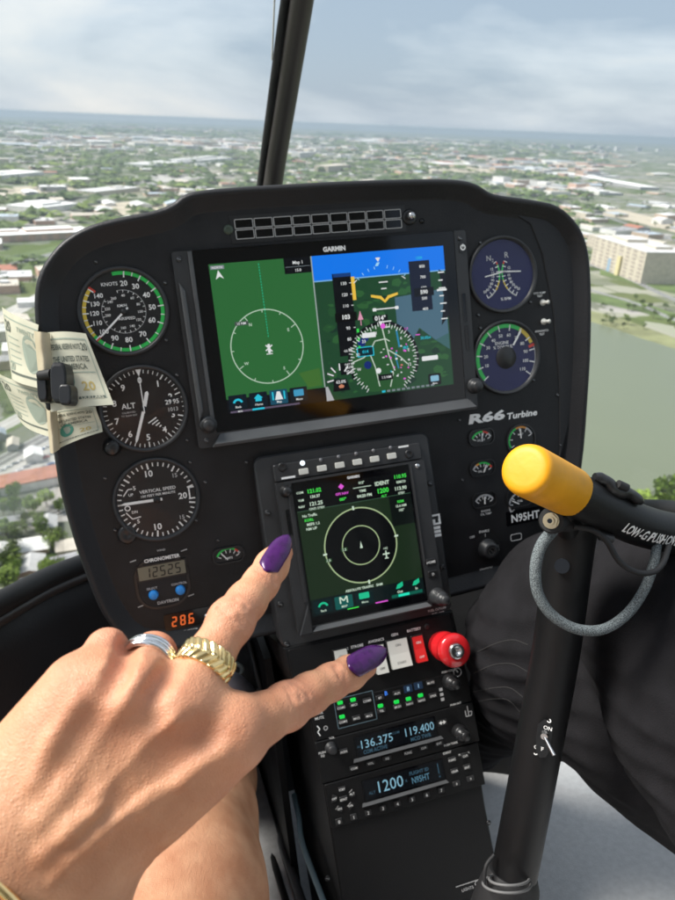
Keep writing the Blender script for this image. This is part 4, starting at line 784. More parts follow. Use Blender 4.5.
# ------------------------------------------------------------------ cabin shell: post, lower frame, nose wall, windshield, roof
cab = thing('helicopter_cabin', 'dark helicopter cabin shell with a slim centre post dividing the windshield', 'helicopter cabin', (0, 790, 0))
pp = [at(345, -330, 640), at(318, -110, 760), at(302, 0, 850), at(287, 95, 955), at(272.5, 187, 1060), at(258, 300, 1150), at(240, 470, 1200)]
PP = spline(pp, 6); b = MB(); b.tube(PP, 14.5, post_grey, 20); b.build('windshield_post', cab)
qq = [at(331, -330, 645), at(303, -110, 765), at(285.5, 0, 855), at(272.5, 95, 960), at(260.5, 187, 1066), at(248, 300, 1156)]
b = MB(); b.tube(spline(qq, 6), [6.2]*len(spline(qq, 6)), rubber, 12); b.build('rubber_seal', cab)
b = MB(); b.tube([at(280, -120, 766), at(274.5, 0, 857), at(272, 60, 915)], 1.1, switch_white, 6); b.build('glass_edge', cab)
fr = [at(-330, 830, 330), at(-160, 700, 520), at(0, 603, 750), at(82, 564, 930), at(200, 530, 1060), at(330, 505, 1110), at(470, 500, 1080), at(590, 505, 985), at(640, 509, 900), at(680, 513, 820), at(800, 545, 620), at(1000, 640, 420)]
FR = spline(fr, 6)
b = MB(); b.tube(FR, 13, rubber, 14); b.tube([q+np.array([0, 16, -6]) for q in FR], 7, post_grey, 10); b.build('lower_frame', cab)
b = MB(); vs = []; m_ = len(FR)
for j, (dy, sc) in enumerate(((8, 1), (60, 1.0), (180, .99), (330, .96))):
    for q in FR: vs.append((q[0]*sc, min(q[1]+dy, 792) if j < 3 else 792, q[2]*sc+(0 if j < 3 else -30)))
hm = int(m_*.56); b.add(vs, [(j*m_+i, j*m_+i+1, (j+1)*m_+i+1, (j+1)*m_+i) for j in range(3) for i in range(m_-1) if i < hm or j == 0], cabin_black, True); used = sorted({i for f in b.f for i in f}); rm = {o_: n_i for n_i, o_ in enumerate(used)}; b.v = [b.v[i] for i in used]; b.f = [tuple(rm[i] for i in f) for f in b.f]; b.build('nose_wall', cab, solid=4)
b = MB(); w_c = m_-hm; b.add([vs[j*m_+i] for j in (1, 2, 3) for i in range(hm, m_)], [(j*w_c+i, j*w_c+i+1, (j+1)*w_c+i+1, (j+1)*w_c+i) for j in (0, 1) for i in range(w_c-1)], windshield_m, True); b.build('added_light_pane', cab)  # unseen clear pane added to let outside light onto the floor
# windshield panes, bulging between post, lower frame and side
for sd_, nm in ((-1, 'windshield_pane'), (1, 'windshield_pane')):
    b = MB(); vs = []; nu, nv = 14, 16
    ctr = spline([pp[0], pp[1], pp[2], pp[3], pp[4], pp[5]], 4)[::-1]; side_b = FR[6] if sd_ < 0 else FR[-7]; side_t = np.array([sd_*560.0-60, -420, -420])
    half = FR[:len(FR)//2+1][::-1] if sd_ < 0 else FR[len(FR)//2:]
    for j in range(nv):
        c = ctr[int(j/(nv-1)*(len(ctr)-1))]; s_ = side_b+(side_t-side_b)*(j/(nv-1)); bo = np.array([0, -140, 160])*math.sin(math.pi*j/(nv-1))*.4
        for i in range(nu):
            t = i/(nu-1); q = c+(s_+bo-c)*t+np.array([sd_*60, -30, 190])*math.sin(math.pi*t)*(.8)
            if j == 0: q = half[int(t*(len(half)-4))]+np.array([0, -12, 0])
            elif j < 4:
                lo = half[int(t*(len(half)-4))]+np.array([0, -12, 0]); q = lo+(q-lo)*(j/4)
            vs.append(tuple(q))
    b.add(vs, [(j*nu+i, j*nu+i+1, (j+1)*nu+i+1, (j+1)*nu+i) for j in range(nv-1) for i in range(nu-1)], windshield_m, True)
    b.build(nm, cab, 'clear left windshield pane' if sd_ < 0 else 'clear right windshield pane')
b = MB(); vs = []                                              # unseen roof lining, set back to admit light, and rear bulkhead paled to reflect
for z in (-1050, -1150, -1270, -1400):
    for i in range(13): t = math.pi*(i/12); vs.append((-60+640*-math.cos(t), -430-110*math.sin(t), z))
b.add(vs, [(j*13+i, j*13+i+1, (j+1)*13+i+1, (j+1)*13+i) for j in range(3) for i in range(12)], mat('roof_lining_grey', (.4, .4, .39), .9), True); b.build('roof_lining', cab, solid=20)
b = MB(); b.box(-700, -430, -1420, 580, 800, -1390, mat('bulkhead_grey', (.34, .34, .33), .8)); b.build('rear_bulkhead', cab)
b = MB(); b.box(-700, 792, -1400, 590, 800, 1000, carpet); b.box(-700, 690, -1400, -116, 789, 330, carpet); o = b.build('floor'); o['kind'] = 'structure'; o['label'] = 'grey carpeted cabin floor'
# low kick panel and trims left of the console
b = MB(); b.add([(-112, 420, 40), (-112, 792, 40), (-112, 792, 700), (-112, 330, 700), (-104, 420, 40), (-104, 792, 40), (-104, 330, 700), (-104, 792, 700)], [(0, 1, 2, 3), (4, 6, 7, 5), (0, 3, 6, 4), (0, 4, 5, 1)], console_black); b.build('side_fairing', cons)
b = MB(); a0, a1 = at(306, 915, 735), at(252, 758, 1120)
b.tube([a0, a1], 5.5, dull_alu, 10); b.tube([a0+np.array([-15, 3, 0]), a1+np.array([-15, 3, 0])], 4, rubber, 8); b.build('floor_trim', cons)
b = MB(); a0, a1 = at(325, 905, 700), at(294, 795, 860); b.tube(spline([a0, at(303, 845, 780), at(299, 818, 820), a1], 4), [3.2]*13, mat('pale_blue_plastic_strip', (.35, .52, .58), .25), 8); b.build('edge_strip', cons)
# pedal bracket seen between the fingers
pb = thing('pedal_bracket', 'dark bracket with a grey ring seen between the spread fingers', 'bracket', at(233, 690, 830))
b = MB(); c0 = at(233, 668, 830); q = [at(206, 655, 850), at(250, 640, 850), at(260, 688, 830), at(214, 700, 830)]
b.add(list(map(tuple, q))+[tuple(x+np.array([0, 4, 40])) for x in q], [(0, 1, 2, 3), (0, 4, 5, 1), (1, 5, 6, 2), (2, 6, 7, 3), (3, 7, 4, 0)], console_black); b.tube([at(249, 641, 845), at(261, 690, 825), at(238, 697, 825)], 3, bezel_grey, 8); b.build('bracket_plate', pb)
b = MB(); b.tube([c0+np.array([10*math.cos(t), 8.5*math.sin(t), -8]) for t in np.linspace(0, 6.283, 25)], 2.6, mat('grey_ring_plastic', (.30, .34, .33), .5), 8, caps=False); b.build('ring', pb)

# ------------------------------------------------------------------ control stick
st = thing('control_stick', 'black control stick with yellow capped grip bar and grey braided cable loop', 'control stick', at(510, 925, 570))
ax = spline([at(578, 506, 514), at(570, 545, 534), at(556, 650, 548), at(536, 760, 556), at(512, 885, 566), at(503, 930, 570)], 8)
b = MB(); b.tube(ax, 18.2, bar_black, 28); tube_o = b.build('stick_tube', st)
c = at(562, 566, 519); b = MB(); b.tube([c, c+(at(566, 566, 540)-c)*.2], 5.6, glass_black, 16); b.build('bolt_hole', st)
gp = [at(566, 490, 478), at(588, 501, 490), at(612, 513, 503), at(642, 526, 520), at(678, 534, 542), at(760, 546, 600), at(900, 566, 680)]
GPt = spline(gp, 6); b = MB(); b.tube(GPt, 15.6, bar_black, 28); b.build('grip_bar', st)
e0, e1 = at(524, 468.5, 424), at(568.5, 491, 482); d = (e1-e0); Ld = np.linalg.norm(d); d /= Ld
b = MB(); prof = ((0.05, 0), (10, .2), (13.0, .5), (14.9, 1.6), (16.1, 3.6), (16.7, 7), (17.3, Ld-1), (17.3, Ld), (15.6, Ld+.3))
b.tube([e0+d*x for r, x in prof], [r for r, x in prof], yellow_cap, 36, caps=False); b.build('grip_cap', st, 'bright yellow grip cap')
# lettering along the bar
T_ = text_mesh('LOW-G PUSHOVERS PROHIBITED', .03); vv, ff = T_; kk = 7.2/.7
def along(dist):
    acc = 0
    for i in range(len(GPt)-1):
        l = np.linalg.norm(GPt[i+1]-GPt[i])
        if acc+l > dist: return GPt[i]+(GPt[i+1]-GPt[i])*(dist-acc)/l, (GPt[i+1]-GPt[i])/l
        acc += l
    return GPt[-1], (GPt[-1]-GPt[-2])/np.linalg.norm(GPt[-1]-GPt[-2])
b = MB(); pts_ = []
for vx, vy in vv:
    p, t = along(vx*kk*.72+52); view = CAM-p; view -= t*(view@t); view /= np.linalg.norm(view); up = np.cross(view, t); up = up if up[1] < 0 else -up
    th = (vy*kk-8.6)/15.6; pts_.append(tuple(p+(view*math.cos(th)+up*math.sin(th))*16.1))
b.raw([np.array(q) for q in pts_], ff, white); b.build('bar_lettering', st)
# clamp, bolt and bracket under the bar
c = at(552, 520.5, 486); v = CAM-c; v /= np.linalg.norm(v); v = v+np.array([-.25, 0, 0]); v /= np.linalg.norm(v)
b = MB(); b.tube([c+v*x for x in (-16, -1, 1, 3)], [9.4, 9.4, 9.0, 7.9], rubber, 28); b.build('clamp_boss', st)
b = MB(); b.tube([c+v*x for x in (3, 6.2)], 5.2, brass, 6); b.tube([c+v*x for x in (3, 3.8)], 5.6, brass, 20); b.tube([c+v*x for x in (6.3, 8.2)], 2.9, brass, 16); b.tube([c+v*x for x in (8.2, 8.4)], 1.7, glass_black, 12); b.build('brass_nut', st)
b = MB(); b.tube(spline([c-v*10, at(575, 520, 508), at(600, 516, 512)], 4), [8.5]*9, rubber, 14); b.tube([at(566, 500, 490), at(570, 528, 520)], 11, bar_black, 18); b.build('clamp_arm', st)
# braided cable
bm_ = bpy.data.materials.new('braided_grey_sleeve'); bm_.use_nodes = True; t = bm_.node_tree; pb_ = t.nodes['Principled BSDF']; pb_.inputs['Roughness'].default_value = .7
co = t.nodes.new('ShaderNodeTexCoord'); vo = t.nodes.new('ShaderNodeTexVoronoi'); vo.inputs['Scale'].default_value = 1500; rp = t.nodes.new('ShaderNodeValToRGB')
rp.color_ramp.elements[0].color = (.24, .28, .29, 1); rp.color_ramp.elements[1].color = (.05, .06, .065, 1); rp.color_ramp.elements[0].position = .28; rp.color_ramp.elements[1].position = .62
bp = t.nodes.new('ShaderNodeBump'); bp.inputs['Distance'].default_value = .0006; bp.inputs['Strength'].default_value = .6; bp.invert = True
t.links.new(co.outputs['Object'], vo.inputs['Vector']); t.links.new(vo.outputs['Distance'], rp.inputs[0]); t.links.new(rp.outputs[0], pb_.inputs['Base Color']); t.links.new(vo.outputs['Distance'], bp.inputs['Height']); t.links.new(bp.outputs[0], pb_.inputs['Normal'])
cb = spline([at(553, 530, 500), at(541, 546, 498), at(535.5, 568, 497), at(538, 593, 498), at(552, 615, 500), at(577, 629, 502), at(604, 629, 504), at(628, 613, 506), at(645, 588, 507), at(654, 562, 510), at(657, 545, 515)], 8)
b = MB(); b.tube(cb, [4.3-.9*i/len(cb) for i in range(len(cb))], bm_, 16); b.build('braided_cable', st)
b = MB(); b.tube(spline([at(574, 526, 492), at(592, 530, 490), at(606, 540, 488), at(619, 561, 488), at(636, 572, 490), at(653, 572, 494), at(663, 563, 500), at(669, 546, 512)], 6), 2.1, rubber, 10); b.build('thin_cable', st)
b = MB(); b.tube([at(600, 536, 494), at(612, 539, 496)], 3.2, bezel_grey, 12); b.build('cable_joint', st)
b = MB(); b.tube(spline([at(594, 477, 482), at(606, 481, 484), at(614, 490, 486), at(628, 493, 492), at(641, 502, 498)], 4), [3, 4, 4.5, 4, 4, 4.6, 5, 5, 4.4, 5, 5.4, 5, 4, 4, 4, 4, 2.6][:17], black_plastic, 10); b.tube([at(618, 484, 482), at(627, 488, 484)], 3, rubber, 10); b.build('trigger', st)
# switch plate on the tube
def ontube(px, py, extra=0): return at(px, py, 553-18.2-extra+(py-738)*.05)
o = [(545, 719), (550, 722), (552.5, 730), (550, 750), (546, 757), (540, 758), (536, 752), (536, 738), (538, 724)]
b = MB(); P0 = [ontube(*p, 0) for p in o]; P1 = [ontube(*p, 1.4) for p in o]; k_ = len(o); b.add(list(map(tuple, P0+P1)), [(i, (i+1) % k_, k_+(i+1) % k_, k_+i) for i in range(k_)]+[tuple(range(k_, 2*k_))], black_plastic); sp_ = b.build('switch_plate', st)
class Patch:
    def __init__(s, px, py, d): s.c = at(px, py, d); s.y = at(523, 830, 561)-at(548, 700, 552); s.y /= np.linalg.norm(s.y); n = CAM-s.c; n -= s.y*(n@s.y); n /= np.linalg.norm(n); s.x = np.cross(s.y, n); s.x = s.x if s.x[0] > 0 else -s.x; s.n = n
    def __call__(s, u, v, w=0): return s.c+s.x*u+s.y*v+s.n*w
pt_ = Patch(545, 738, 533.5)
b = MB(pt_); b.text('ON', .6, -8.4, 2.9, .9, white); b.text('OFF', -3.0, 8.6, 2.9, .9, white); b.arc(.5, -14, .8, 1.6, 0, 250, .2, white); b.arc(-4.5, 13.5, .8, 1.6, 0, 250, .2, white); b.build('switch_lettering', st)
b = MB(); b.tube([pt_(-.8, -3, .5), pt_(-.8, -2.4, 4)], [3.4, 2.6], steel, 12); b.tube([pt_(-.4, -2, 3), pt_(8.6, 6.8, 9)], [1.1, 1.7], steel, 12); b.build('toggle_lever', st)
b = MB(); bo = [at(513, 872, 566), at(511, 882, 566), at(507, 896, 568), at(503, 915, 570), at(497, 960, 575)]; b.tube(bo, [19.6, 23, 25, 27.5, 31], rubber, 28); b.build('rubber_boot', st)
b = MB()
for px, py, rx_, ry_, rt in ((507, 884, 24, 9, 6), (509, 879, 20, 6.5, 2)):
    c = at(px, py, 545); b.tube([at(px+rx_*math.cos(t)+rt*math.sin(t)*.4, py+ry_*math.sin(t), 548-18*math.sin(t)) for t in np.linspace(0, 6.283, 29)], 1.1, mat('grey_draw_cord', (.15, .15, .15), .6), 6, caps=False)
b.tube(spline([at(484, 884, 550), at(486, 866, 552), at(494, 855, 556)], 4), 1.6, rubber, 6); b.build('draw_cord', st)

# ------------------------------------------------------------------ folded banknotes and their clip
class Bend:
    "note surface through two corner pairs; u 0..1 across, v 0..1 down"
    def __init__(s, tl, tr, br, bl, bulge=(5, 2.5)): s.c = [at(*p) for p in (tl, tr, br, bl)]; s.b = bulge; n = np.cross(s.c[1]-s.c[0], s.c[3]-s.c[0]); n /= np.linalg.norm(n); s.n = n if n @ (CAM-s.c[0]) > 0 else -n
    def __call__(s, u, v, w=0):
        p = (s.c[0]*(1-u)+s.c[1]*u)*(1-v)+(s.c[3]*(1-u)+s.c[2]*u)*v
        return p+s.n*(s.b[0]*math.sin(math.pi*u)+s.b[1]*math.sin(2*math.pi*v+.6)*u+w)
def note_half(parent, q, name, front, gold_txt=True):
    g = Bend(*q); b = MB(g); nu, nv = 14, 10
    b.add([(i/nu, j/nv, 0) for j in range(nv+1) for i in range(nu+1)], [(j*(nu+1)+i, j*(nu+1)+i+1, (j+1)*(nu+1)+i+1, (j+1)*(nu+1)+i) for j in range(nv) for i in range(nu)], paper, True)
    W = .28
    def strip(x0, y0, x1, y1, m, w=W):
        k = max(1, int(abs(x1-x0)*14)); l = max(1, int(abs(y1-y0)*10))
        b.add([(x0+(x1-x0)*i/k, y0+(y1-y0)*j/l, w) for j in range(l+1) for i in range(k+1)], [(j*(k+1)+i, j*(k+1)+i+1, (j+1)*(k+1)+i+1, (j+1)*(k+1)+i) for j in range(l) for i in range(k)], m)
    e0, e1 = (.0, .93) if front else (.07, 1.0)
    strip(e0, .085, e1, .105, ink_soft); strip(e0, .86, e1, .895, ink); strip((.92 if front else .06), .085, (.935 if front else .075), .895, ink_soft)
    def T(t, u, v, h, wd, m): 
        vs, fs = text_mesh(t, .02); X = vs[:, 0]; X = (X-X.min())/(X.max()-X.min()); Y = -(vs[:, 1]-.35)/.7
        b.add([(u+(x-.5)*wd, v+y*h, W+.06) for x, y in zip(X, Y)], fs, m)
    if front:
        T('FEDERAL RESERVE NOTE', .45, .20, .07, .62, ink); T('THE UNITED STATES', .50, .36, .07, .72, ink); T('OF AMERICA', .50, .46, .07, .55, ink)
        t_ = [(.34+.14*math.cos(a), .62+.17*math.sin(a), W) for a in np.linspace(0, 6.283, 25)[:-1]]; b.add(t_, [tuple(range(24))], ink_green)
        t_ = [(.34+.08*math.cos(a), .62+.10*math.sin(a), W+.05) for a in np.linspace(0, 6.283, 25)[:-1]]; b.add(t_, [tuple(range(24))], ink_soft)
        T('20', .70, .72, .12, .22, ink_gold); T('TWENTY DOLLARS', .52, .875, .05, .74, paper); T('20', .84, .20, .10, .13, ink); strip(.16, .53, .9, .545, ink_soft)
    else:
        T('20', .20, .22, .16, .24, ink); T('TWENTY', .72, .20, .07, .4, ink_soft)
        for r_, m_ in ((.24, ink_soft), (.19, paper), (.13, ink_soft)):
            t_ = [(.78+r_*math.cos(a)*.75, .52+r_*math.sin(a)*1.2, W+.3*(.24-r_)) for a in np.linspace(0, 6.283, 25)[:-1]]; b.add(t_, [tuple(range(24))], m_)
        for i in range(5): strip(.16, .36+.09*i, .52, .375+.09*i, ink_soft)
        T('20', .20, .78, .12, .2, ink_soft)
    return b.build(name, parent, solid=0)
def note(label, left, right, fold):
    t = thing('banknote', label, 'banknote', at(*left[3]), 'folded banknotes clipped to the panel edge')
    note_half(t, left, 'left_leaf', False); note_half(t, right, 'right_leaf', True)
    b = MB(); n_ = 10; L0 = [at(*p) for p in fold]; vs = []
    for j in range(6):
        p = L0[0]*(1-j/5)+L0[2]*(j/5); q = L0[1]*(1-j/5)+L0[3]*(j/5)
        for i in range(n_+1): u = i/n_; vs.append(tuple(p*(1-u)+q*u+np.array([0, 0, -16*math.sin(math.pi*u)-2*math.sin(j*1.7)*math.sin(math.pi*u)])))
    b.add(vs, [(j*(n_+1)+i, j*(n_+1)+i+1, (j+1)*(n_+1)+i+1, (j+1)*(n_+1)+i) for j in range(5) for i in range(n_)], paper_band, True); b.build('rolled_fold', t)
note('larger upper folded banknote gripped by the black clip, its right corner over the altimeter', ((2, 307, 640), (40, 325, 612), (43, 389, 612), (12, 379, 636)), ((44, 333, 608), (86, 334, 616), (114, 405, 606), (51, 412, 600)), ((34, 331, 612), (50, 333, 606), (38, 372, 610), (54, 378, 604)))
note('lower folded banknote hanging beneath the other, its wavy edge above the dark rim', ((-4, 372, 655), (44, 388, 626), (52, 437, 626), (20, 421, 650)), ((50, 410, 622), (96, 407, 626), (103, 432, 622), (52, 452, 616)), ((46, 408, 624), (57, 410, 618), (50, 452, 622), (60, 449, 616)))
t = thing('spring_clip', 'small black plastic clip gripping the banknotes on the left rim', 'clip', at(50, 403, 600))
def jaw(px0, py0, px1, py1, d, dep, name, lean=0):
    A_, B_, C_, D_ = at(px0, py0, d), at(px1, py0, d), at(px1+lean, py1, d), at(px0+lean, py1, d); n = np.cross(B_-A_, D_-A_); n /= np.linalg.norm(n); n = n if n[2] > 0 else -n
    g = lambda u, v, w: (A_*(1-u)+B_*u)*(1-v)+(D_*(1-u)+C_*u)*v+n*w
    o = rrect(0, 0, 1, 1, .28, 5); b = MB(g); k = len(o); mid = (.5, .5)
    vs = []
    for sc, w in ((.94, dep), (1, dep-2), (1, 2.2), (.93, .6), (.8, 0)): vs += [((x-.5)*sc+.5, (y-.5)*sc+.5, w) for x, y in o]
    b.add(vs, [(j*k+i, j*k+(i+1) % k, (j+1)*k+(i+1) % k, (j+1)*k+i) for j in range(4) for i in range(k)]+[tuple(range(4*k, 5*k)), tuple(range(k))], black_plastic)
    b.build(name, t)
jaw(35.5, 371, 45.5, 402, 590, 16, 'clip_jaw', 2); jaw(49, 362, 65, 403, 580, 20, 'clip_jaw', 1.5); jaw(58, 384, 70, 405, 577, 18, 'clip_lever', .5)
b = MB(); b.tube([at(40, 376, 592), at(52, 374, 588)], 4.5, rubber, 12); b.build('clip_hinge', t)

# ------------------------------------------------------------------ bodies from smooth distance fields
class Field:
    def __init__(s, lo, hi, h):
        s.lo = np.array(lo, float); s.h = h; s.n = np.ceil((np.array(hi)-s.lo)/h).astype(int)+1
        s.D = np.full(s.n, 30.0, np.float32)
    def _box(s, a, b, pad):
        i0 = np.maximum(np.floor((np.minimum(a, b)-pad-s.lo)/s.h).astype(int), 0); i1 = np.minimum(np.ceil((np.maximum(a, b)+pad-s.lo)/s.h).astype(int)+1, s.n)
        sl = tuple(slice(x, y) for x, y in zip(i0, i1)); ax_ = [(np.arange(x, y)*s.h+o).astype(np.float32) for x, y, o in zip(i0, i1, s.lo)]
        return sl, np.meshgrid(*ax_, indexing='ij', sparse=True)
    def cone(s, a, b, r0, r1, k=8, sub=False, flat=None):
        a = np.array(a, float); b = np.array(b, float); sl, (X, Y, Z) = s._box(a, b, max(r0, r1)+k+2*s.h)
        if any(q.stop <= q.start for q in sl): return
        d = b-a; L2 = d@d+1e-9; x, y, z = X-a[0], Y-a[1], Z-a[2]
        t = np.clip((x*d[0]+y*d[1]+z*d[2])/L2, 0, 1); q = np.sqrt((x-d[0]*t)**2+(y-d[1]*t)**2+(z-d[2]*t)**2)-(r0+(r1-r0)*t)
        c = s.D[sl]
        if sub: hh = np.clip(.5-.5*(c+q)/k, 0, 1); s.D[sl] = c*(1-hh)-q*hh+k*hh*(1-hh)
        else: hh = np.clip(.5+.5*(c-q)/k, 0, 1); s.D[sl] = c*(1-hh)+q*hh-k*hh*(1-hh)
    def chain(s, pts, rs, k=8):
        for i in range(len(pts)-1): s.cone(pts[i], pts[i+1], rs[i], rs[i+1], k)
    def mesh(s):
        D = s.D; sg = D < 0; n = np.array(D.shape)-1; acc = np.zeros((*n, 3), np.float32); cnt = np.zeros(n, np.float32)
        for axn in range(3):
            o1, o2 = [q for q in range(3) if q != axn]
            for i in (0, 1):
                for j in (0, 1):
                    s0 = [None]*3; s1 = [None]*3
                    s0[axn] = slice(0, n[axn]); s1[axn] = slice(1, n[axn]+1)
                    s0[o1] = s1[o1] = slice(i, i+n[o1]); s0[o2] = s1[o2] = slice(j, j+n[o2])
                    a, b = D[tuple(s0)], D[tuple(s1)]; cr_ = (a < 0) != (b < 0); t = np.where(cr_, a/(a-b+1e-12*(a == b)), 0)
                    acc[..., axn] += np.where(cr_, t, 0); acc[..., o1] += cr_*i; acc[..., o2] += cr_*j; cnt += cr_
        act = cnt > 0; idx = -np.ones(n, int); idx[act] = np.arange(act.sum()); I = np.argwhere(act)
        V = (I+acc[act]/cnt[act][:, None])*s.h+s.lo; Fs = []
        for axn in range(3):
            o1, o2 = [q for q in range(3) if q != axn]
            a = np.take(sg, range(0, n[axn]), axn); b = np.take(sg, range(1, n[axn]+1), axn); E_ = np.argwhere(a != b)
            E_ = E_[(E_[:, o1] > 0) & (E_[:, o1] < n[o1]) & (E_[:, o2] > 0) & (E_[:, o2] < n[o2])]
            if not len(E_): continue
            q = []
            for i, j in ((1, 1), (0, 1), (0, 0), (1, 0)):
                c = E_.copy(); c[:, o1] -= i; c[:, o2] -= j; q.append(idx[c[:, 0], c[:, 1], c[:, 2]])
            Q = np.stack(q, 1); fl = sg[E_[:, 0], E_[:, 1], E_[:, 2]] ^ (axn == 1); Q[~fl] = Q[~fl][:, ::-1]; Fs.append(Q)
        return V, np.vstack(Fs)
def body_object(name, parent, parts, m, tint=None, smooth_it=0):
    b0 = BASE[parent.name]; V = np.vstack([p[0] for p in parts]); off = 0; Fq = []
    for v, f in parts: Fq.append(f+off); off += len(v)
    Fq = np.vstack(Fq); C_ = (V-b0)/1000; co_ = np.stack([C_[:, 0], C_[:, 2], -C_[:, 1]], 1)
    me = bpy.data.meshes.new(name); me.vertices.add(len(V)); me.vertices.foreach_set('co', co_.ravel().astype(np.float32))
    me.loops.add(Fq.size); me.loops.foreach_set('vertex_index', Fq.ravel().astype(np.int32)); me.polygons.add(len(Fq)); me.polygons.foreach_set('loop_start', np.arange(0, Fq.size, 4, dtype=np.int32))
    me.update(calc_edges=True); me.validate(); me.polygons.foreach_set('use_smooth', [True]*len(me.polygons)); me.materials.append(m)
    if tint is not None:
        at_ = me.color_attributes.new('flush', 'FLOAT_COLOR', 'POINT'); c = np.ones((len(V), 4), np.float32); c[:, 0] = tint(V); at_.data.foreach_set('color', c.ravel())
    o = bpy.data.objects.new(name, me); COL.objects.link(o); o.parent = parent; BASE[o.name] = b0; return o

# skin
sk = bpy.data.materials.new('tanned_skin'); sk.use_nodes = True; t = sk.node_tree; pb_ = t.nodes['Principled BSDF']; pb_.inputs['Roughness'].default_value = .5; pb_.inputs['Specular IOR Level'].default_value = .5
pb_.inputs['Subsurface Weight'].default_value = .12; pb_.inputs['Subsurface Radius'].default_value = (1, .35, .2); pb_.inputs['Subsurface Scale'].default_value = .006
co = t.nodes.new('ShaderNodeTexCoord'); nz = t.nodes.new('ShaderNodeTexNoise'); nz.inputs['Scale'].default_value = 60; nz.inputs['Detail'].default_value = 6; rp = t.nodes.new('ShaderNodeValToRGB')
rp.color_ramp.elements[0].position = .3; rp.color_ramp.elements[0].color = (.53, .235, .12, 1); rp.color_ramp.elements[1].position = .7; rp.color_ramp.elements[1].color = (.68, .355, .20, 1)
av = t.nodes.new('ShaderNodeVertexColor'); av.layer_name = 'flush'; sx_ = t.nodes.new('ShaderNodeSeparateColor'); mxn = t.nodes.new('ShaderNodeMix'); mxn.data_type = 'RGBA'; mxn.inputs[7].default_value = (.62, .23, .15, 1)
ml = t.nodes.new('ShaderNodeMath'); ml.operation = 'MULTIPLY'; ml.inputs[1].default_value = .65
t.links.new(co.outputs['Object'], nz.inputs['Vector']); t.links.new(nz.outputs['Fac'], rp.inputs[0]); t.links.new(av.outputs['Color'], sx_.inputs[0]); t.links.new(sx_.outputs[0], ml.inputs[0]); t.links.new(ml.outputs[0], mxn.inputs[0]); t.links.new(rp.outputs[0], mxn.inputs[6]); t.links.new(mxn.outputs[2], pb_.inputs['Base Color'])
v1 = t.nodes.new('ShaderNodeTexVoronoi'); v1.inputs['Scale'].default_value = 1100; v1.feature = 'DISTANCE_TO_EDGE'; n2 = t.nodes.new('ShaderNodeTexNoise'); n2.inputs['Scale'].default_value = 420; n2.inputs['Detail'].default_value = 4
ad = t.nodes.new('ShaderNodeMath'); ad.operation = 'ADD'; bp = t.nodes.new('ShaderNodeBump'); bp.inputs['Distance'].default_value = .0009; bp.inputs['Strength'].default_value = .45
t.links.new(co.outputs['Object'], v1.inputs['Vector']); t.links.new(co.outputs['Object'], n2.inputs['Vector']); t.links.new(v1.outputs[0], ad.inputs[0]); t.links.new(n2.outputs['Fac'], ad.inputs[1]); t.links.new(ad.outputs[0], bp.inputs['Height']); t.links.new(bp.outputs[0], pb_.inputs['Normal'])

person = thing('person', 'bare-legged person spreading two fingers with long purple nails toward the screens', 'person', at(150, 1000, 520))
WR = [at(-12, 855, 224), at(52, 912, 230)]
MCP = {'index': at(229, 736, 247), 'middle': at(177, 712, 241), 'ring': at(126, 697, 237), 'pinky': at(80, 697, 235)}
PIP = {'index': at(287, 706, 270), 'middle': at(231, 621, 268), 'ring': at(153, 656, 262), 'pinky': at(107, 650, 252)}
DIP = {'index': at(331, 682, 290), 'middle': at(261, 583, 288), 'ring': at(160, 705, 290), 'pinky': at(116, 700, 276)}
TIP = {'index': at(364, 666, 307), 'middle': at(280, 553, 304), 'ring': at(146, 735, 272), 'pinky': at(105, 725, 262)}
def hp(a, d=0): return at(a[0], a[1], a[2]+d)
Fh = Field((-300, 60, -560), (-130, 285, -385), 1.05)
allp = np.array(list(MCP.values())+list(PIP.values())+list(DIP.values())+list(TIP.values())+WR)
Fh = Field(allp.min(0)-[26, 26, 26], allp.max(0)+[26, 30, 26], 1.0)
cb_ = {'index': at(68, 858, 232), 'middle': at(42, 852, 226), 'ring': at(18, 845, 224), 'pinky': at(-2, 820, 226)}
for f, r0, r1, k in (('index', 16, 12.2, 12), ('middle', 17, 12.2, 12), ('ring', 17, 11.6, 12), ('pinky', 16, 10.2, 12)):
    Fh.cone(cb_[f], MCP[f], r0, r1, k); Fh.cone(MCP[f]*.5+cb_[f]*.5+np.array([0, 0, 7]), MCP[f]+np.array([0, 0, 5]), 14, 11, 12)
Fh.cone(MCP['index'], MCP['pinky'], 8, 7, 6); Fh.cone(WR[0], cb_['pinky'], 20, 16, 14); Fh.cone(WR[1], cb_['index'], 19, 16, 14); Fh.cone(WR[0], WR[1], 20, 19, 14)
arm = [at(-90, 925, 215), at(-40, 980, 222)]
Fh.cone(WR[0], arm[0], 20, 23, 12); Fh.cone(WR[1], arm[1], 19, 23, 12)
def digit(f, rm, rp_, rmid, rd, rt):
    a, b, c, d = MCP[f], PIP[f], DIP[f], TIP[f]; m1 = a*.45+b*.55; m2 = b*.5+c*.5
    Fh.cone(a, m1, rm, (rp_+rm)/2*.9, 5); Fh.cone(m1, b, (rp_+rm)/2*.9, rp_, 4); Fh.cone(b, m2, rp_, rmid, 3); Fh.cone(m2, c, rmid, rd, 3); Fh.cone(c, c*.45+d*.55, rd, rd*.97, 3); Fh.cone(c*.45+d*.55, d, rd*.97, rt, 3)
digit('index', 10.8, 8.6, 7.8, 7.2, 5.7); digit('middle', 10.2, 8.5, 7.7, 7.1, 5.6); digit('ring', 9.4, 8.4, 8.0, 7.6, 6.5); digit('pinky', 7.8, 7.2, 7, 6.6, 6)
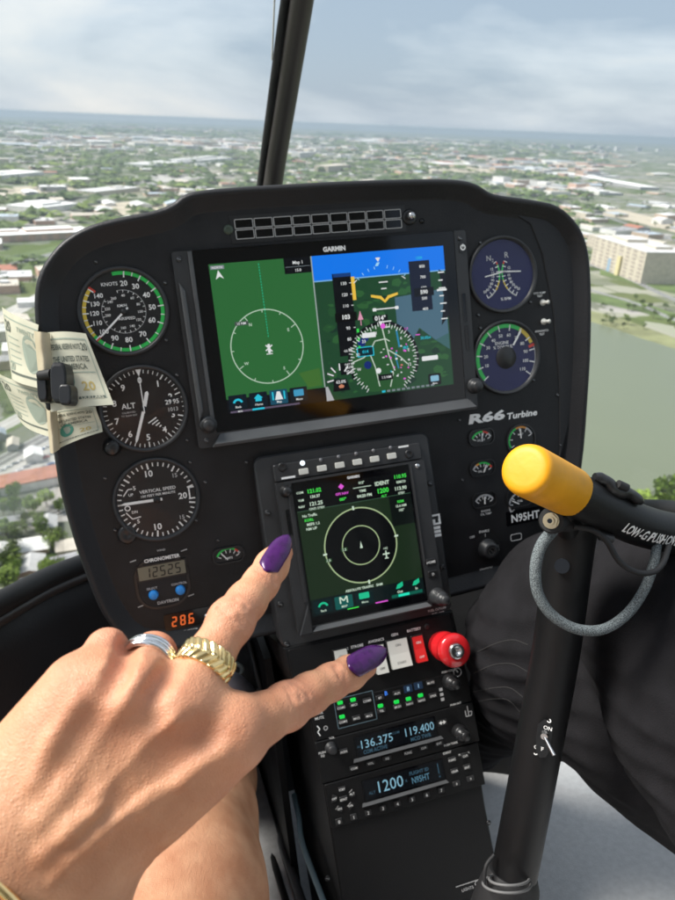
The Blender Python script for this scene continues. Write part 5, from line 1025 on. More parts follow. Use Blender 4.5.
Fh.chain([at(75, 880, 248), at(125, 838, 270), at(165, 792, 288), at(178, 765, 296)], [17, 12, 10, 8], 8)     # thumb folded under the palm
Fh.cone(at(95, 858, 243), at(196, 768, 252), 11, 9, 14)                                                       # muscle of the thumb web
for f, px, py, dd, r in (('i', 0, 0, 0, 0),): pass
NR = lambda p: p-(p-CAM)/np.linalg.norm(p-CAM)*1.0
def toward(p, mm): return p-(p-CAM)/np.linalg.norm(p-CAM)*mm
def surf_line(pts, r, k, lift, rs=None):
    "raise a ridge just under the back of the hand: walk each pixel to the surface"
    out = []
    for px, py in pts:
        r_ = ray(px, py); lo_, hi_ = 180., 320.
        for d in np.arange(180, 320, .8):
            q = CAM+r_*d; i = np.round((q-Fh.lo)/Fh.h).astype(int)
            if (i >= 0).all() and (i < Fh.n).all() and Fh.D[tuple(i)] < 0: out.append(CAM+r_*(d+lift)); break
    for i in range(len(out)-1): Fh.cone(out[i], out[i+1], r, r, k)
for f, pr in (('index', 2.0), ('middle', 2.4), ('ring', 2.2), ('pinky', 1.6)): Fh.cone(toward(MCP[f], 3.4), toward(MCP[f], 3.0), 9.6 if f != 'pinky' else 8, 9.4 if f != 'pinky' else 7.6, 6)
surf_line([(172, 722), (140, 752), (105, 788), (70, 826), (45, 852)], 2.2, 4, 1.0)
surf_line([(222, 748), (180, 776), (140, 802), (100, 830), (62, 862)], 2.2, 4, 1.1)
surf_line([(124, 706), (98, 742), (70, 780), (42, 820)], 2.2, 5, 1.3)
surf_line([(78, 705), (58, 740), (36, 780)], 2.0, 5, 1.3)
surf_line([(150, 735), (128, 766), (118, 790), (92, 812), (64, 838)], 1.4, 2.0, .5)                           # veins
surf_line([(190, 764), (150, 790), (122, 816), (86, 846), (50, 880)], 1.4, 2.0, .5)
surf_line([(118, 790), (150, 772), (168, 768)], 1.2, 1.8, .5)
surf_line([(104, 728), (86, 752), (78, 780)], 1.2, 2.4, .8)
def cut_line(pts, r, k, lift):
    out = []
    for px, py in pts:
        r_ = ray(px, py)
        for d in np.arange(180, 320, .6):
            q = CAM+r_*d; i = np.round((q-Fh.lo)/Fh.h).astype(int)
            if (i >= 0).all() and (i < Fh.n).all() and Fh.D[tuple(i)] < 0: out.append(CAM+r_*(d-lift)); break
    for p, q in zip(out, out[1:]): Fh.cone(p, q, r, r, k, sub=True)
cut_line([(110, 688), (118, 673), (125, 657), (128, 644)], 3.6, 3, .6)
cut_line([(152, 694), (160, 684), (168, 672), (174, 660)], 2.8, 4, 1.0)
cut_line([(96, 722), (84, 742), (66, 768)], 4.0, 9, 4.3)
cut_line([(146, 724), (122, 750), (96, 780)], 4.0, 9, 4.3)
cut_line([(200, 738), (168, 764), (130, 792)], 4.0, 9, 4.3)
def groove(center, axis, n, gap, depth, half):
    "skin folds across a finger joint"
    axis = axis/np.linalg.norm(axis); v = CAM-center; v -= axis*(v@axis); v /= np.linalg.norm(v); sd_ = np.cross(axis, v)
    for i in range(n):
        o = (i-(n-1)/2)*gap
        pts = []
        for a in np.linspace(-half, half, 9):
            pts.append((center+axis*(o*(1-.35*abs(a)/half)), a))
        wp = []
        for c_, a in pts:
            dr = v*math.cos(a)+sd_*math.sin(a)
            for s_ in np.arange(14, 3, -.4):
                q = c_+dr*s_; ii = np.round((q-Fh.lo)/Fh.h).astype(int)
                if (ii >= 0).all() and (ii < Fh.n).all() and Fh.D[tuple(ii)] < 0: wp.append(q+dr*(.75-depth)); break
        for p, q in zip(wp, wp[1:]): Fh.cone(p, q, .75, .75, 1.0, sub=True)
for f, n_g in (('index', 5), ('middle', 5)):
    Fh.cone(toward(PIP[f], 2.2), toward(PIP[f], 2.0), 7.4, 7.4, 4)
    groove(PIP[f], DIP[f]-MCP[f], n_g, 2.3, .42, .85); groove(DIP[f], TIP[f]-PIP[f], 3, 1.7, .32, .8)
Vh, Qh = Fh.mesh()
Fb = Field((-420, 100, -900), (20, 800, 130), 5)
el = at(-12, 855, 224)
Fb.chain([arm[0]*.5+arm[1]*.5+np.array([6, -4, 6]), np.array([-330, 360, -640]), np.array([-400, 330, -880])], [20, 34, 44], 12)
kn_ = at(183, 825, 590); Fb.chain([np.array([-250, 520, -880]), at(120, 1040, 440), at(161, 905, 505), kn_], [100, 84, 70, 60], 30)
Fb.cone(at(170, 830, 560), at(186, 815, 585), 46, 50, 26); ank = at(222, 712, 900); Fb.chain([kn_+np.array([0, 6, 6]), kn_*.6+ank*.4+np.array([0, 14, 0]), ank], [52, 50, 32], 16)
Vb, Qb = Fb.mesh()
def flush(V):
    t_ = np.zeros(len(V))
    for p, r in [(MCP[f], 15) for f in MCP]+[(PIP[f], 13) for f in PIP]+[(DIP[f], 9) for f in ('index', 'middle')]+[(TIP[f], 9) for f in ('index', 'middle')]:
        d = np.linalg.norm(V-p, axis=1); t_ = np.maximum(t_, np.exp(-(d/r)**2*1.1))
    return t_
body_object('body', person, [(Vh, Qh), (Vb, Qb)], sk, flush)
# long purple nails
nm_ = mat('purple_nail_lacquer', (.050, .003, .085), .28, coat=.35, spec=.3, var=.3, vscale=260); nm_.node_tree.nodes['Principled BSDF'].inputs['Metallic'].default_value = .1
def nail(f, pb0, pt0, halfw, lab, roll=0):
    a, c = at(*pb0), at(*pt0); ax_ = c-a; L_ = np.linalg.norm(ax_); ax_ /= L_; v = CAM-a; v -= ax_*(v@ax_); v /= np.linalg.norm(v); sd_ = np.cross(ax_, v); v = v*math.cos(roll)+sd_*math.sin(roll); sd_ = np.cross(ax_, v)
    b = MB(); nu, nv = 13, 18; vs = []
    for layer in (0, 1):
        for j in range(nv+1):
            t_ = j/nv; wdt = halfw*(min(1, math.sqrt(max(0, t_*7+.12)))*(1 if t_ < .5 else math.sqrt(max(.03, 1-((t_-.5)/.5)**2.1)))) ; arch = 1.2*math.sin(math.pi*min(1, t_*.9))-2.2*t_*t_
            for i in range(nu):
                u = -1+2*i/(nu-1); th = u*1.0; x = wdt*math.sin(th)/math.sin(1.0); hgt = (halfw*.95)*(math.cos(th)-1)*wdt/halfw
                vs.append(tuple(a+ax_*(L_*t_+(.9 if t_ < .2 else 0)*-(1-u*u)*(1-t_*5))+sd_*x+v*(hgt+arch+ .5-layer*.7)))
    m2_ = (nv+1)*nu
    fs = [(j*nu+i, j*nu+i+1, (j+1)*nu+i+1, (j+1)*nu+i) for j in range(nv) for i in range(nu-1)]; fs += [(m2_+q[3], m2_+q[2], m2_+q[1], m2_+q[0]) for q in list(fs)]
    edge = [i for i in range(nu)]+[j*nu+nu-1 for j in range(1, nv+1)]+[nv*nu+i for i in range(nu-2, -1, -1)]+[j*nu for j in range(nv-1, 0, -1)]
    fs += [(edge[i], m2_+edge[i], m2_+edge[(i+1) % len(edge)], edge[(i+1) % len(edge)]) for i in range(len(edge))]
    b.add(vs, fs, nm_, True); b.build('nail', person, lab)
nail('middle', (266.5, 570, 284.8), (289.5, 533, 300), 4.6, 'long purple nail of the upper finger', -.1)
nail('index', (350.5, 667.5, 290), (388, 647, 306), 5.0, 'long purple nail of the lower finger', -.15)
# rings
def ring_frame(f, t0): 
    a, b_ = MCP[f], PIP[f]; c = a*(1-t0)+b_*t0; ax_ = (b_-a)/np.linalg.norm(b_-a); v = CAM-c; v -= ax_*(v@ax_); v /= np.linalg.norm(v); return c, ax_, v, np.cross(ax_, v)
c, ax_, v, sd_ = ring_frame('middle', .50)
b = MB(); nt_, ns = 240, 22; vs = []; R0 = 9.5; half_w = 4.6
for i in range(nt_):
    th = 2*math.pi*i/nt_
    for j in range(ns+1):
        s_ = -1+2*j/ns; ph = (th/(2*math.pi)*19+abs(s_)*.95) % 1.0; hgt = 1.25*(1-(2*ph-1)**4)*(1-.25*abs(s_)**4)-(.5 if abs(s_) < .06 else 0); hgt = max(hgt, .1) if abs(s_) < .99 else -.3
        rr_ = R0+hgt; vs.append(tuple(c+ax_*(s_*half_w)+v*(rr_*math.cos(th))+sd_*(rr_*math.sin(th))))
b.add(vs, [(i*(ns+1)+j, i*(ns+1)+j+1, ((i+1) % nt_)*(ns+1)+j+1, ((i+1) % nt_)*(ns+1)+j) for i in range(nt_) for j in range(ns)], gold, True); b.build('gold_ring', person, 'wide gold ring of chevron links')
c, ax_, v, sd_ = ring_frame('ring', .80)
b = MB(); prof = [(-3.2, -.4), (-3.1, .7), (-2.4, 1.3), (-1.2, 1.1), (-.9, .5), (-.6, 1.1), (0, 1.5), (.8, 1.5), (1.2, .6), (1.5, 1.1), (2.4, 1.3), (3.1, .7), (3.2, -.4)]; vs = []
for i in range(72):
    th = 2*math.pi*i/72
    for s_, hgt in prof: vs.append(tuple(c+ax_*s_+v*((9.6+hgt)*math.cos(th))+sd_*((9.6+hgt)*math.sin(th))))
k_ = len(prof); b.add(vs, [(i*k_+j, i*k_+j+1, ((i+1) % 72)*k_+j+1, ((i+1) % 72)*k_+j) for i in range(72) for j in range(k_-1)], silver, True); b.build('silver_ring', person, 'triple-banded polished silver ring')
w0_, w1_ = at(-16, 872, 224), at(36, 924, 230); cc_ = w0_*.5+w1_*.5; aw = (w1_-w0_)/np.linalg.norm(w1_-w0_); ux = CAM-cc_; ux -= aw*(ux@aw); ux /= np.linalg.norm(ux)
b = MB(); b.tube([cc_+aw*(39*math.cos(t_))+ux*(31*math.sin(t_)) for t_ in np.linspace(0, 6.283, 60)], 1.7, gold, 10, caps=False); b.build('bracelet', person, 'thin gold bracelet at the wrist')
# grey shoe
Fs_ = Field(ank-[130, 130, 190], ank+[110, 130, 240], 4); Fs_.chain([ank+[0, 6, 0], ank+[2, 30, 20]], [36, 40], 10); Fs_.cone(at(229, 690, 800), at(244, 706, 840), 21, 24, 10); Fs_.chain([ank+[0, 42, -30], ank+[4, 40, 60], ank+[6, 52, 150]], [34, 38, 30], 20); Fs_.cone(ank+[-4, 10, 0], ank+[-4, -14, -4], 36, 38, 6)
body_object('shoe', person, [Fs_.mesh()], shoe_grey)

# ------------------------------------------------------------------ pilot in black trousers
pil = thing('person', 'pilot in black trousers, knee bent behind the control stick', 'person', at(640, 900, 640))
Fp = Field((40, 150, -560), (700, 800, 330), 4)
Fp.chain([at(566, 596, 705), at(549, 642, 720), at(545, 684, 740)], [68, 76, 72], 30)
Fp.chain([at(549, 650, 720), at(655, 722, 650), at(810, 820, 570)], [74, 78, 90], 30)
Fp.chain([at(545, 684, 745), at(470, 730, 960), at(420, 760, 1100)], [58, 46, 40], 30)
Fp.chain([at(682, 622, 600), at(731, 716, 545), at(842, 842, 480)], [86, 92, 98], 8)
Fp.chain([at(682, 622, 600), at(735, 600, 800)], [86, 70], 20)
sl, (X_, Y_, Z_) = Fp._box(Fp.lo, Fp.lo+Fp.n*Fp.h, 0)
Fp.D += (1.4*np.sin(X_*.045+Z_*.03)*np.sin(Y_*.06+X_*.02)+.9*np.sin(Y_*.11+Z_*.07+X_*.03)).astype(np.float32)
wgt = np.clip((175-X_)/60, 0, 1)*np.clip((Y_-330)/40, 0, 1)
Fp.D += (wgt*3.6*np.abs(np.sin((Y_+X_*.25)*math.pi/24))).astype(np.float32)
Vp, Qp = Fp.mesh(); po = body_object('trousers', pil, [(Vp, Qp)], trousers)
from mathutils.bvhtree import BVHTree
bv = BVHTree.FromPolygons([tuple(x) for x in Vp], [tuple(int(y) for y in q) for q in Qp])
def on_pilot(px, py, lift=-.1):
    r_ = ray(px, py); d_ = Vector(r_/np.linalg.norm(r_)); h_ = bv.ray_cast(Vector(CAM), d_)
    return None if h_[0] is None else np.array(h_[0])-np.array(d_)*lift
for pts in ([(478, 652), (495, 644), (513, 640), (528, 645)], [(474, 673), (494, 665), (512, 664), (528, 672)], [(473, 692), (494, 688), (510, 688), (524, 698)], [(475, 702), (494, 699), (508, 700), (520, 712)]):
    q = [on_pilot(*p) for p in spline([(a_, b_, 0) for a_, b_ in pts], 5)[:, :2]]; q = [x for x in q if x is not None]
    if len(q) > 3: b = MB(); b.tube(q, .6, stitch_m, 6); b.build('seam', pil)

# ------------------------------------------------------------------ the land below (world metres, z up)
class WB:
    def __init__(s): s.v = []; s.f = []; s.mi = []; s.mats = []
    def add(s, vs, fs, m):
        if m not in s.mats: s.mats.append(m)
        b = len(s.v); k = s.mats.index(m); s.v.extend(vs); s.f += [tuple(i+b for i in f) for f in fs]; s.mi += [k]*len(fs)
    def block(s, cx, cy, w, d, z0, z1, rot, mw, mr, inset_=0, x=0, y=0, roof=True):
        c, n = math.cos(rot), math.sin(rot); q = [(x-w/2, y-d/2), (x+w/2, y-d/2), (x+w/2, y+d/2), (x-w/2, y+d/2)]
        P = [(cx+a*c-b*n, cy+a*n+b*c) for a, b in q]; vs = [(*p, z0) for p in P]+[(*p, z1) for p in P]
        s.add(vs, [(0, 1, 5, 4), (1, 2, 6, 5), (2, 3, 7, 6), (3, 0, 4, 7)], mw); s.add(vs[4:], [(0, 1, 2, 3)], mr)
    def gable(s, cx, cy, w, d, z0, z1, hr, rot, mw, mr, ov=.6):
        c, n = math.cos(rot), math.sin(rot); R = lambda a, b, z: (cx+a*c-b*n, cy+a*n+b*c, z)
        vs = [R(-w/2, -d/2, z0), R(w/2, -d/2, z0), R(w/2, d/2, z0), R(-w/2, d/2, z0), R(-w/2, -d/2, z1), R(w/2, -d/2, z1), R(w/2, d/2, z1), R(-w/2, d/2, z1), R(-w/2, 0, z1+hr), R(w/2, 0, z1+hr)]
        s.add(vs, [(0, 1, 5, 4), (1, 2, 6, 5), (2, 3, 7, 6), (3, 0, 4, 7), (4, 7, 8), (5, 6, 9)], mw)
        w2, d2 = w/2+ov, d/2+ov; zz = z1-.2
        vs = [R(-w2, -d2, zz), R(w2, -d2, zz), R(w2, d2, zz), R(-w2, d2, zz), R(-w2, 0, z1+hr+.15), R(w2, 0, z1+hr+.15)]; s.add(vs, [(0, 1, 5, 4), (2, 3, 4, 5)], mr)
    def build(s, name, parent=None, origin=None):
        o3 = origin or Vector((0, 0, 0)); me = bpy.data.meshes.new(name); me.from_pydata([(x-o3.x, y-o3.y, z-o3.z) for x, y, z in s.v], [], s.f)
        for m in s.mats: me.materials.append(m)
        me.polygons.foreach_set('material_index', s.mi); me.update(); o = bpy.data.objects.new(name, me); COL.objects.link(o)
        if parent: o.parent = parent
        else: o.location = o3
        return o
# ground: parcels of grass, paving, sand and scrub
gm = bpy.data.materials.new('town_ground'); gm.use_nodes = True; t = gm.node_tree; pb_ = t.nodes['Principled BSDF']; pb_.inputs['Roughness'].default_value = .95; pb_.inputs['Specular IOR Level'].default_value = .1
co = t.nodes.new('ShaderNodeTexCoord'); 
def vor(scale, feat='F1', rnd=1.0):
    v_ = t.nodes.new('ShaderNodeTexVoronoi'); v_.inputs['Scale'].default_value = scale; v_.feature = feat; v_.inputs['Randomness'].default_value = rnd; v_.distance = 'CHEBYCHEV' if feat == 'F1' else 'EUCLIDEAN'; t.links.new(co.outputs['Object'], v_.inputs['Vector']); return v_
def ramp(src, stops, const=False):
    r_ = t.nodes.new('ShaderNodeValToRGB'); r_.color_ramp.interpolation = 'CONSTANT' if const else 'LINEAR'
    while len(r_.color_ramp.elements) < len(stops): r_.color_ramp.elements.new(.5)
    for e_, (p_, c_) in zip(r_.color_ramp.elements, stops): e_.position = p_; e_.color = (*c_, 1)
    t.links.new(src, r_.inputs[0]); return r_
va = vor(.0045); vb = vor(.022); sc_ = t.nodes.new('ShaderNodeSeparateColor'); t.links.new(va.outputs['Color'], sc_.inputs[0]); sb_ = t.nodes.new('ShaderNodeSeparateColor'); t.links.new(vb.outputs['Color'], sb_.inputs[0])
ca = ramp(sc_.outputs[0], [(0, (.075, .115, .035)), (.22, (.13, .17, .055)), (.36, (.26, .25, .22)), (.5, (.075, .10, .035)), (.62, (.33, .30, .24)), (.74, (.22, .22, .21)), (.84, (.15, .17, .07)), (.93, (.42, .40, .36))], True)
cbm = ramp(sb_.outputs[0], [(0, (.06, .085, .03)), (.3, (.30, .29, .27)), (.5, (.10, .12, .05)), (.68, (.20, .20, .19)), (.82, (.45, .43, .40))], True)
nzb = t.nodes.new('ShaderNodeTexNoise'); nzb.inputs['Scale'].default_value = .0022; nzb.inputs['Detail'].default_value = 6; nzb.inputs['Roughness'].default_value = .65; t.links.new(co.outputs['Object'], nzb.inputs['Vector'])
fm = ramp(nzb.outputs['Fac'], [(.50, (0, 0, 0)), (.60, (1, 1, 1))]); nzs = t.nodes.new('ShaderNodeTexNoise'); nzs.inputs['Scale'].default_value = .06; nzs.inputs['Detail'].default_value = 8; t.links.new(co.outputs['Object'], nzs.inputs['Vector'])
fs_ = ramp(nzs.outputs['Fac'], [(.42, (0, 0, 0)), (.56, (1, 1, 1))])
def mixc(f_, a_, b_, fac=None):
    m_ = t.nodes.new('ShaderNodeMix'); m_.data_type = 'RGBA'
    if f_ is None: m_.inputs[0].default_value = fac
    else: t.links.new(f_, m_.inputs[0])
    for i_, s_ in ((6, a_), (7, b_)):
        if isinstance(s_, tuple): m_.inputs[i_].default_value = (*s_, 1)
        else: t.links.new(s_, m_.inputs[i_])
    return m_.outputs[2]
base = mixc(None, ca.outputs[0], cbm.outputs[0], .5); wood = ramp(nzs.outputs['Fac'], [(.35, (.05, .075, .03)), (.65, (.12, .155, .055))])
t1 = mixc(fs_.outputs[0], base, wood.outputs[0]); tot = mixc(fm.outputs[0], base, t1)
t.links.new(tot, pb_.inputs['Base Color'])
g_ = WB(); Rg = 30000; n_ = 64; g_.add([(0, 0, GZ)]+[(Rg*math.cos(2*math.pi*i/n_), Rg*math.sin(2*math.pi*i/n_), GZ) for i in range(n_)], [(0, i+1, (i+1) % n_+1) for i in range(n_)], gm); o = g_.build('ground'); o['kind'] = 'structure'; o['label'] = 'flat town ground of grass, paving and scrub'
def gp_(pts, z): return [(*ground_at(*p, z=GZ), z) for p in pts]
lot_m = mat('sandy_lot', (.44, .39, .30), .95, var=.2, vscale=.02)
lake_m = mat('olive_lake_water', (.145, .165, .10), .3, var=.06, vscale=.004, spec=.5); asphalt = mat('road_asphalt', (.16, .16, .155), .9); concrete = mat('pale_concrete', (.40, .39, .36), .9); grass_m = mat('mown_grass', (.095, .135, .04), .95, var=.35, vscale=.03); sand_m = mat('shore_grass', (.20, .21, .10), .95, var=.35, vscale=.03); line_m = mat('lane_paint', (.7, .7, .68), .8)
lake_px = [(470, 318), (540, 316), (588, 321), (612, 328), (640, 338), (675, 349), (730, 362), (900, 395), (1000, 470), (820, 540), (700, 512), (640, 505), (560, 520), (480, 470), (440, 380)]
g_ = WB(); P = gp_(lake_px, GZ+.03); g_.add([(x, y, GZ+.15) for x, y, z in P], [tuple(range(len(P)))], lake_m); o = g_.build('lake'); o['kind'] = 'structure'; o['label'] = 'calm olive-grey lake'
shore_px = [(470, 308), (540, 304), (588, 310), (620, 318), (675, 338), (740, 352), (920, 385)]
Q = lake_px[:8]; g_ = WB(); P = gp_(shore_px+Q[::-1][1:], 0); g_.add([(x, y, GZ+.08) for x, y, z in P], [tuple(range(len(P)))], sand_m); o = g_.build('shore_bank'); o['kind'] = 'structure'; o['label'] = 'grassy lake bank'
_z = [GZ+.20]
def road(pts, wd, name='road', m=None, lines=True, label=None):
    P = [Vector(ground_at(*p)) for p in pts]; S_ = spline([(p.x, p.y, 0) for p in P], 8); g_ = WB(); vs = []; _z[0] += .012; z = _z[0]
    for i in range(len(S_)):
        d = S_[min(i+1, len(S_)-1)]-S_[max(i-1, 0)]; d /= np.linalg.norm(d); nrm = np.array([-d[1], d[0], 0]); vs += [tuple(S_[i]+nrm*wd/2+[0, 0, z]), tuple(S_[i]-nrm*wd/2+[0, 0, z])]
    g_.add(vs, [(2*i, 2*i+1, 2*i+3, 2*i+2) for i in range(len(S_)-1)], m or asphalt)
    if lines:
        for off in (-.5, 0, .5):
            vs = []
            for i in range(len(S_)):
                d = S_[min(i+1, len(S_)-1)]-S_[max(i-1, 0)]; d /= np.linalg.norm(d); nrm = np.array([-d[1], d[0], 0]); c = S_[i]+nrm*wd*off*.94; vs += [tuple(c+nrm*.25+[0, 0, z+.01]), tuple(c-nrm*.25+[0, 0, z+.01])]
            g_.add(vs, [(2*i, 2*i+1, 2*i+3, 2*i+2) for i in range(len(S_)-1)], line_m)
    o = g_.build(name); o['kind'] = 'structure'
    if label: o['label'] = label
    return o
road([(-60, 345), (0, 318), (36, 300), (60, 285)], 24, label='pale highway crossing at left', m=concrete)
road([(-60, 290), (0, 268), (60, 252), (120, 236), (220, 210)], 16)
road([(-80, 505), (0, 462), (50, 435), (90, 415)], 12, label='street with a grass verge')
road([(-80, 470), (0, 428), (50, 402), (90, 385)], 13, m=concrete, label='pale lane beside the parking lot')
road([(-60, 560), (0, 530), (40, 520), (90, 500)], 7)
road([(290, 172), (340, 168), (400, 165), (470, 158), (520, 152), (545, 144)], 60, m=concrete, label='broad pale highway running to the horizon')
road([(560, 255), (620, 275), (675, 300), (760, 330)], 12)
road([(540, 195), (600, 215), (675, 240), (740, 262)], 14)
road([(590, 290), (640, 305), (680, 322), (760, 345)], 8)
road([(150, 150), (220, 158), (262, 170)], 26, m=concrete)
def patch(pts, name, m, label, dz=.18): g_ = WB(); P = gp_(pts, 0); g_.add([(x, y, GZ+dz) for x, y, z in P], [tuple(range(len(P)))], m); o = g_.build(name); o['kind'] = 'structure'; o['label'] = label
patch([(-60, 500), (0, 466), (45, 440), (80, 425), (80, 470), (0, 495), (-60, 520)], 'parking_lot', concrete, 'pale parking lot')
patch([(-60, 275), (0, 258), (70, 243), (140, 232), (150, 240), (60, 262), (0, 275), (-60, 300)], 'grass_field', grass_m, 'bright grass field', .17)
patch([(-60, 455), (0, 420), (40, 400), (50, 410), (0, 438), (-60, 470)], 'grass_verge', grass_m, 'grass verge between lanes', .17)
patch([(600, 262), (640, 270), (700, 290), (700, 300), (640, 286), (600, 275)], 'grass_field', grass_m, 'green strip above the lake', .17)
for pts, m_, lb in (([(-20, 236), (60, 226), (100, 232), (30, 240), (-20, 246)], concrete, 'pale paved lot before the pinkish building'), ([(88, 206), (180, 196), (206, 204), (120, 216)], lot_m, 'sandy lot left of the panel hump'), ([(120, 178), (200, 172), (215, 178), (135, 185)], concrete, 'pale paved lot beyond the trees'), ([(-20, 190), (60, 184), (80, 190), (0, 198)], lot_m, 'sandy ground at far left'), ([(500, 176), (600, 190), (590, 197), (490, 182)], concrete, 'pale lot above the panel shoulder'), ([(600, 205), (675, 222), (690, 236), (610, 216)], lot_m, 'sandy ground right of the panel'), ([(420, 166), (520, 168), (530, 173), (430, 172)], lot_m, 'sandy strip beyond the panel top'), ([(575, 290), (640, 302), (700, 322), (700, 330), (640, 312), (575, 298)], grass_m, 'green bank strip above the lake')): patch(pts, 'paved_lot' if m_ is concrete else ('sandy_ground' if m_ is lot_m else 'grass_field'), m_, lb, .165)
_n = lake_m.node_tree; _t = _n.nodes.new('ShaderNodeTexNoise'); _t.inputs['Scale'].default_value = .25; _t.inputs['Detail'].default_value = 6; _b = _n.nodes.new('ShaderNodeBump'); _b.inputs['Distance'].default_value = .25; _b.inputs['Strength'].default_value = .5; _c = _n.nodes.new('ShaderNodeTexCoord'); _n.links.new(_c.outputs['Object'], _t.inputs['Vector']); _n.links.new(_t.outputs['Fac'], _b.inputs['Height']); _n.links.new(_b.outputs[0], _n.nodes['Principled BSDF'].inputs['Normal'])
# building paints
wallm = [mat('wall_'+n_, c_, .85, var=.12, vscale=.2) for n_, c_ in (('cream', (.52, .47, .38)), ('white', (.66, .65, .62)), ('tan', (.42, .33, .25)), ('grey', (.34, .34, .34)), ('salmon', (.50, .34, .26)))]
roofm = [mat('roof_'+n_, c_, .8, var=.15, vscale=.15) for n_, c_ in (('white', (.82, .82, .80)), ('pale_grey', (.58, .58, .57)), ('grey', (.32, .32, .33)), ('beige', (.55, .50, .42)), ('terracotta', (.36, .15, .095)), ('blue_grey', (.40, .46, .52)))]
win_m = mat('dark_window_glass', (.08, .10, .12), .2)
placed = []
def free(c, r):
    for q, rr_ in placed:
        if (q-c).length < r+rr_: return False
    return True
def in_poly(px, py, poly):
    ins = False
    for i in range(len(poly)):
        (x0, y0), (x1, y1) = poly[i-1], poly[i]
        if (y0 > py) != (y1 > py) and px < (x1-x0)*(py-y0)/(y1-y0)+x0: ins = not ins
    return ins
def wthing(name, label, cat, c, group=None):
    o = bpy.data.objects.new(name, None); COL.objects.link(o); o.location = (c.x, c.y, GZ); tag(o, label, cat, group); return o
win_soft = mat('soft_window', (.36, .31, .27), .5)  # window tone lightened to soften its contrast with the walls
def big_building(px0, py0, px1, py1, depth, h, mw, mr, label, name='building', floors=0, cat='building', extra=None):
    A_, B_ = ground_at(px0, py0), ground_at(px1, py1); d = (B_-A_); w_ = d.length; rot = math.atan2(d.y, d.x); nrm = Vector((-math.sin(rot), math.cos(rot)));
    if nrm.dot(A_) < 0: nrm = -nrm
    c = (A_+B_)/2+nrm*depth/2; t_ = wthing(name, label, cat, c); placed.append((c, max(w_, depth)*.55))
    g_ = WB(); g_.block(0, 0, w_, depth, 0, h, rot, mw, mw); g_.build('wall', t_)
    g_ = WB(); g_.block(0, 0, w_+.8, depth+.8, h, h+.8, rot, mr, mr)
    if extra: 
        for ex in extra: g_.block(0, 0, ex[2]*w_, ex[3]*depth, h+.8, h+.8+ex[4], rot, mw, mr, x=ex[0]*w_, y=ex[1]*depth)
    g_.build('roof', t_); sgn = -1 if Vector((-math.sin(rot), math.cos(rot))).dot(nrm) > 0 else 1
    if floors:
        k = min(8, max(3, int(w_/9)))
        for fl in range(floors):
            g_ = WB()
            for i in range(k): g_.block(0, 0, w_/k*.5, .5, h*(fl+.3)/floors, h*(fl+.75)/floors, rot, win_soft, win_soft, x=(-.5+(i+.5)/k)*w_, y=sgn*(depth/2+.15))
            g_.build('window_row', t_)
    return t_
big_building(-6, 243, 92, 238, 60, 11, wallm[4], roofm[0], 'long low building with white roof and pinkish windowed front, beside the left rim', floors=3, extra=[(.1, .1, .5, .5, 4), (-.3, .2, .2, .3, 3)])
big_building(40, 214, 78, 209, 90, 12, wallm[1], roofm[0], 'large bright white-roofed warehouse behind the pinkish building', extra=[(0, 0, .5, .6, 5)])
big_building(590, 264, 640, 284, 70, 46, wallm[0], roofm[1], 'large cream block with blue and yellow front standing above the lake', floors=8, extra=[(-.2, 0, .3, .5, 5), (.25, .1, .2, .4, 4)])
big_building(644, 272, 662, 262, 60, 34, wallm[0], roofm[3], 'cream wing with flat roof right of the large block above the lake', floors=5)
big_building(586, 246, 604, 252, 40, 22, wallm[0], roofm[3], 'narrow cream wing left of the large block above the lake', floors=4)
for i, (px, py, m_) in enumerate(((610, 271, mat('blue_facade_panel', (.30, .42, .55), .6)), (618, 275, mat('yellow_facade_panel', (.68, .60, .34), .6)))):
    A_ = ground_at(px, py); t_ = wthing('facade_panel', ('blue' if i == 0 else 'yellow')+' coloured entrance block at the foot of the cream block above the lake', 'entrance block', A_); g_ = WB(); g_.block(0, 0, 13, 6, 0, (20, 30)[i], .3, m_, m_); g_.build('wall', t_); g_ = WB(); g_.block(0, 0, 13.6, 6.6, (20, 30)[i], (20, 30)[i]+.6, .3, m_, roofm[1]); g_.build('roof', t_)
big_building(150, 168, 232, 160, 120, 12, wallm[1], roofm[1], 'wide pale mall beyond the rim left of the centre post', extra=[(0, 0, .3, .5, 6), (.3, .1, .2, .4, 8)])
big_building(96, 196, 140, 191, 70, 10, wallm[0], roofm[1], 'wide pale-roofed store left of the panel hump', extra=[(.2, 0, .2, .3, 3)])
big_building(-8, 180, 44, 175, 110, 11, wallm[1], roofm[0], 'broad white depot at far left below the horizon', extra=[(-.2, 0, .3, .4, 4)])
big_building(430, 165, 470, 167, 120, 12, wallm[0], roofm[0], 'broad white-roofed depot beyond the panel top', extra=[(.2, 0, .3, .4, 4)])
big_building(328, 172, 350, 170, 70, 24, wallm[0], roofm[3], 'tall pale block just right of the centre post', floors=5)
big_building(300, 158, 316, 157, 60, 30, wallm[1], roofm[1], 'slim white block beside the centre post', floors=5)
big_building(560, 175, 640, 190, 80, 12, wallm[3], roofm[0], 'long white shed between the panel top and the lake side')
big_building(-10, 499, 62, 484, 16, 5, wallm[1], roofm[4], 'long building with brick-red roof behind the parked street, lower left')
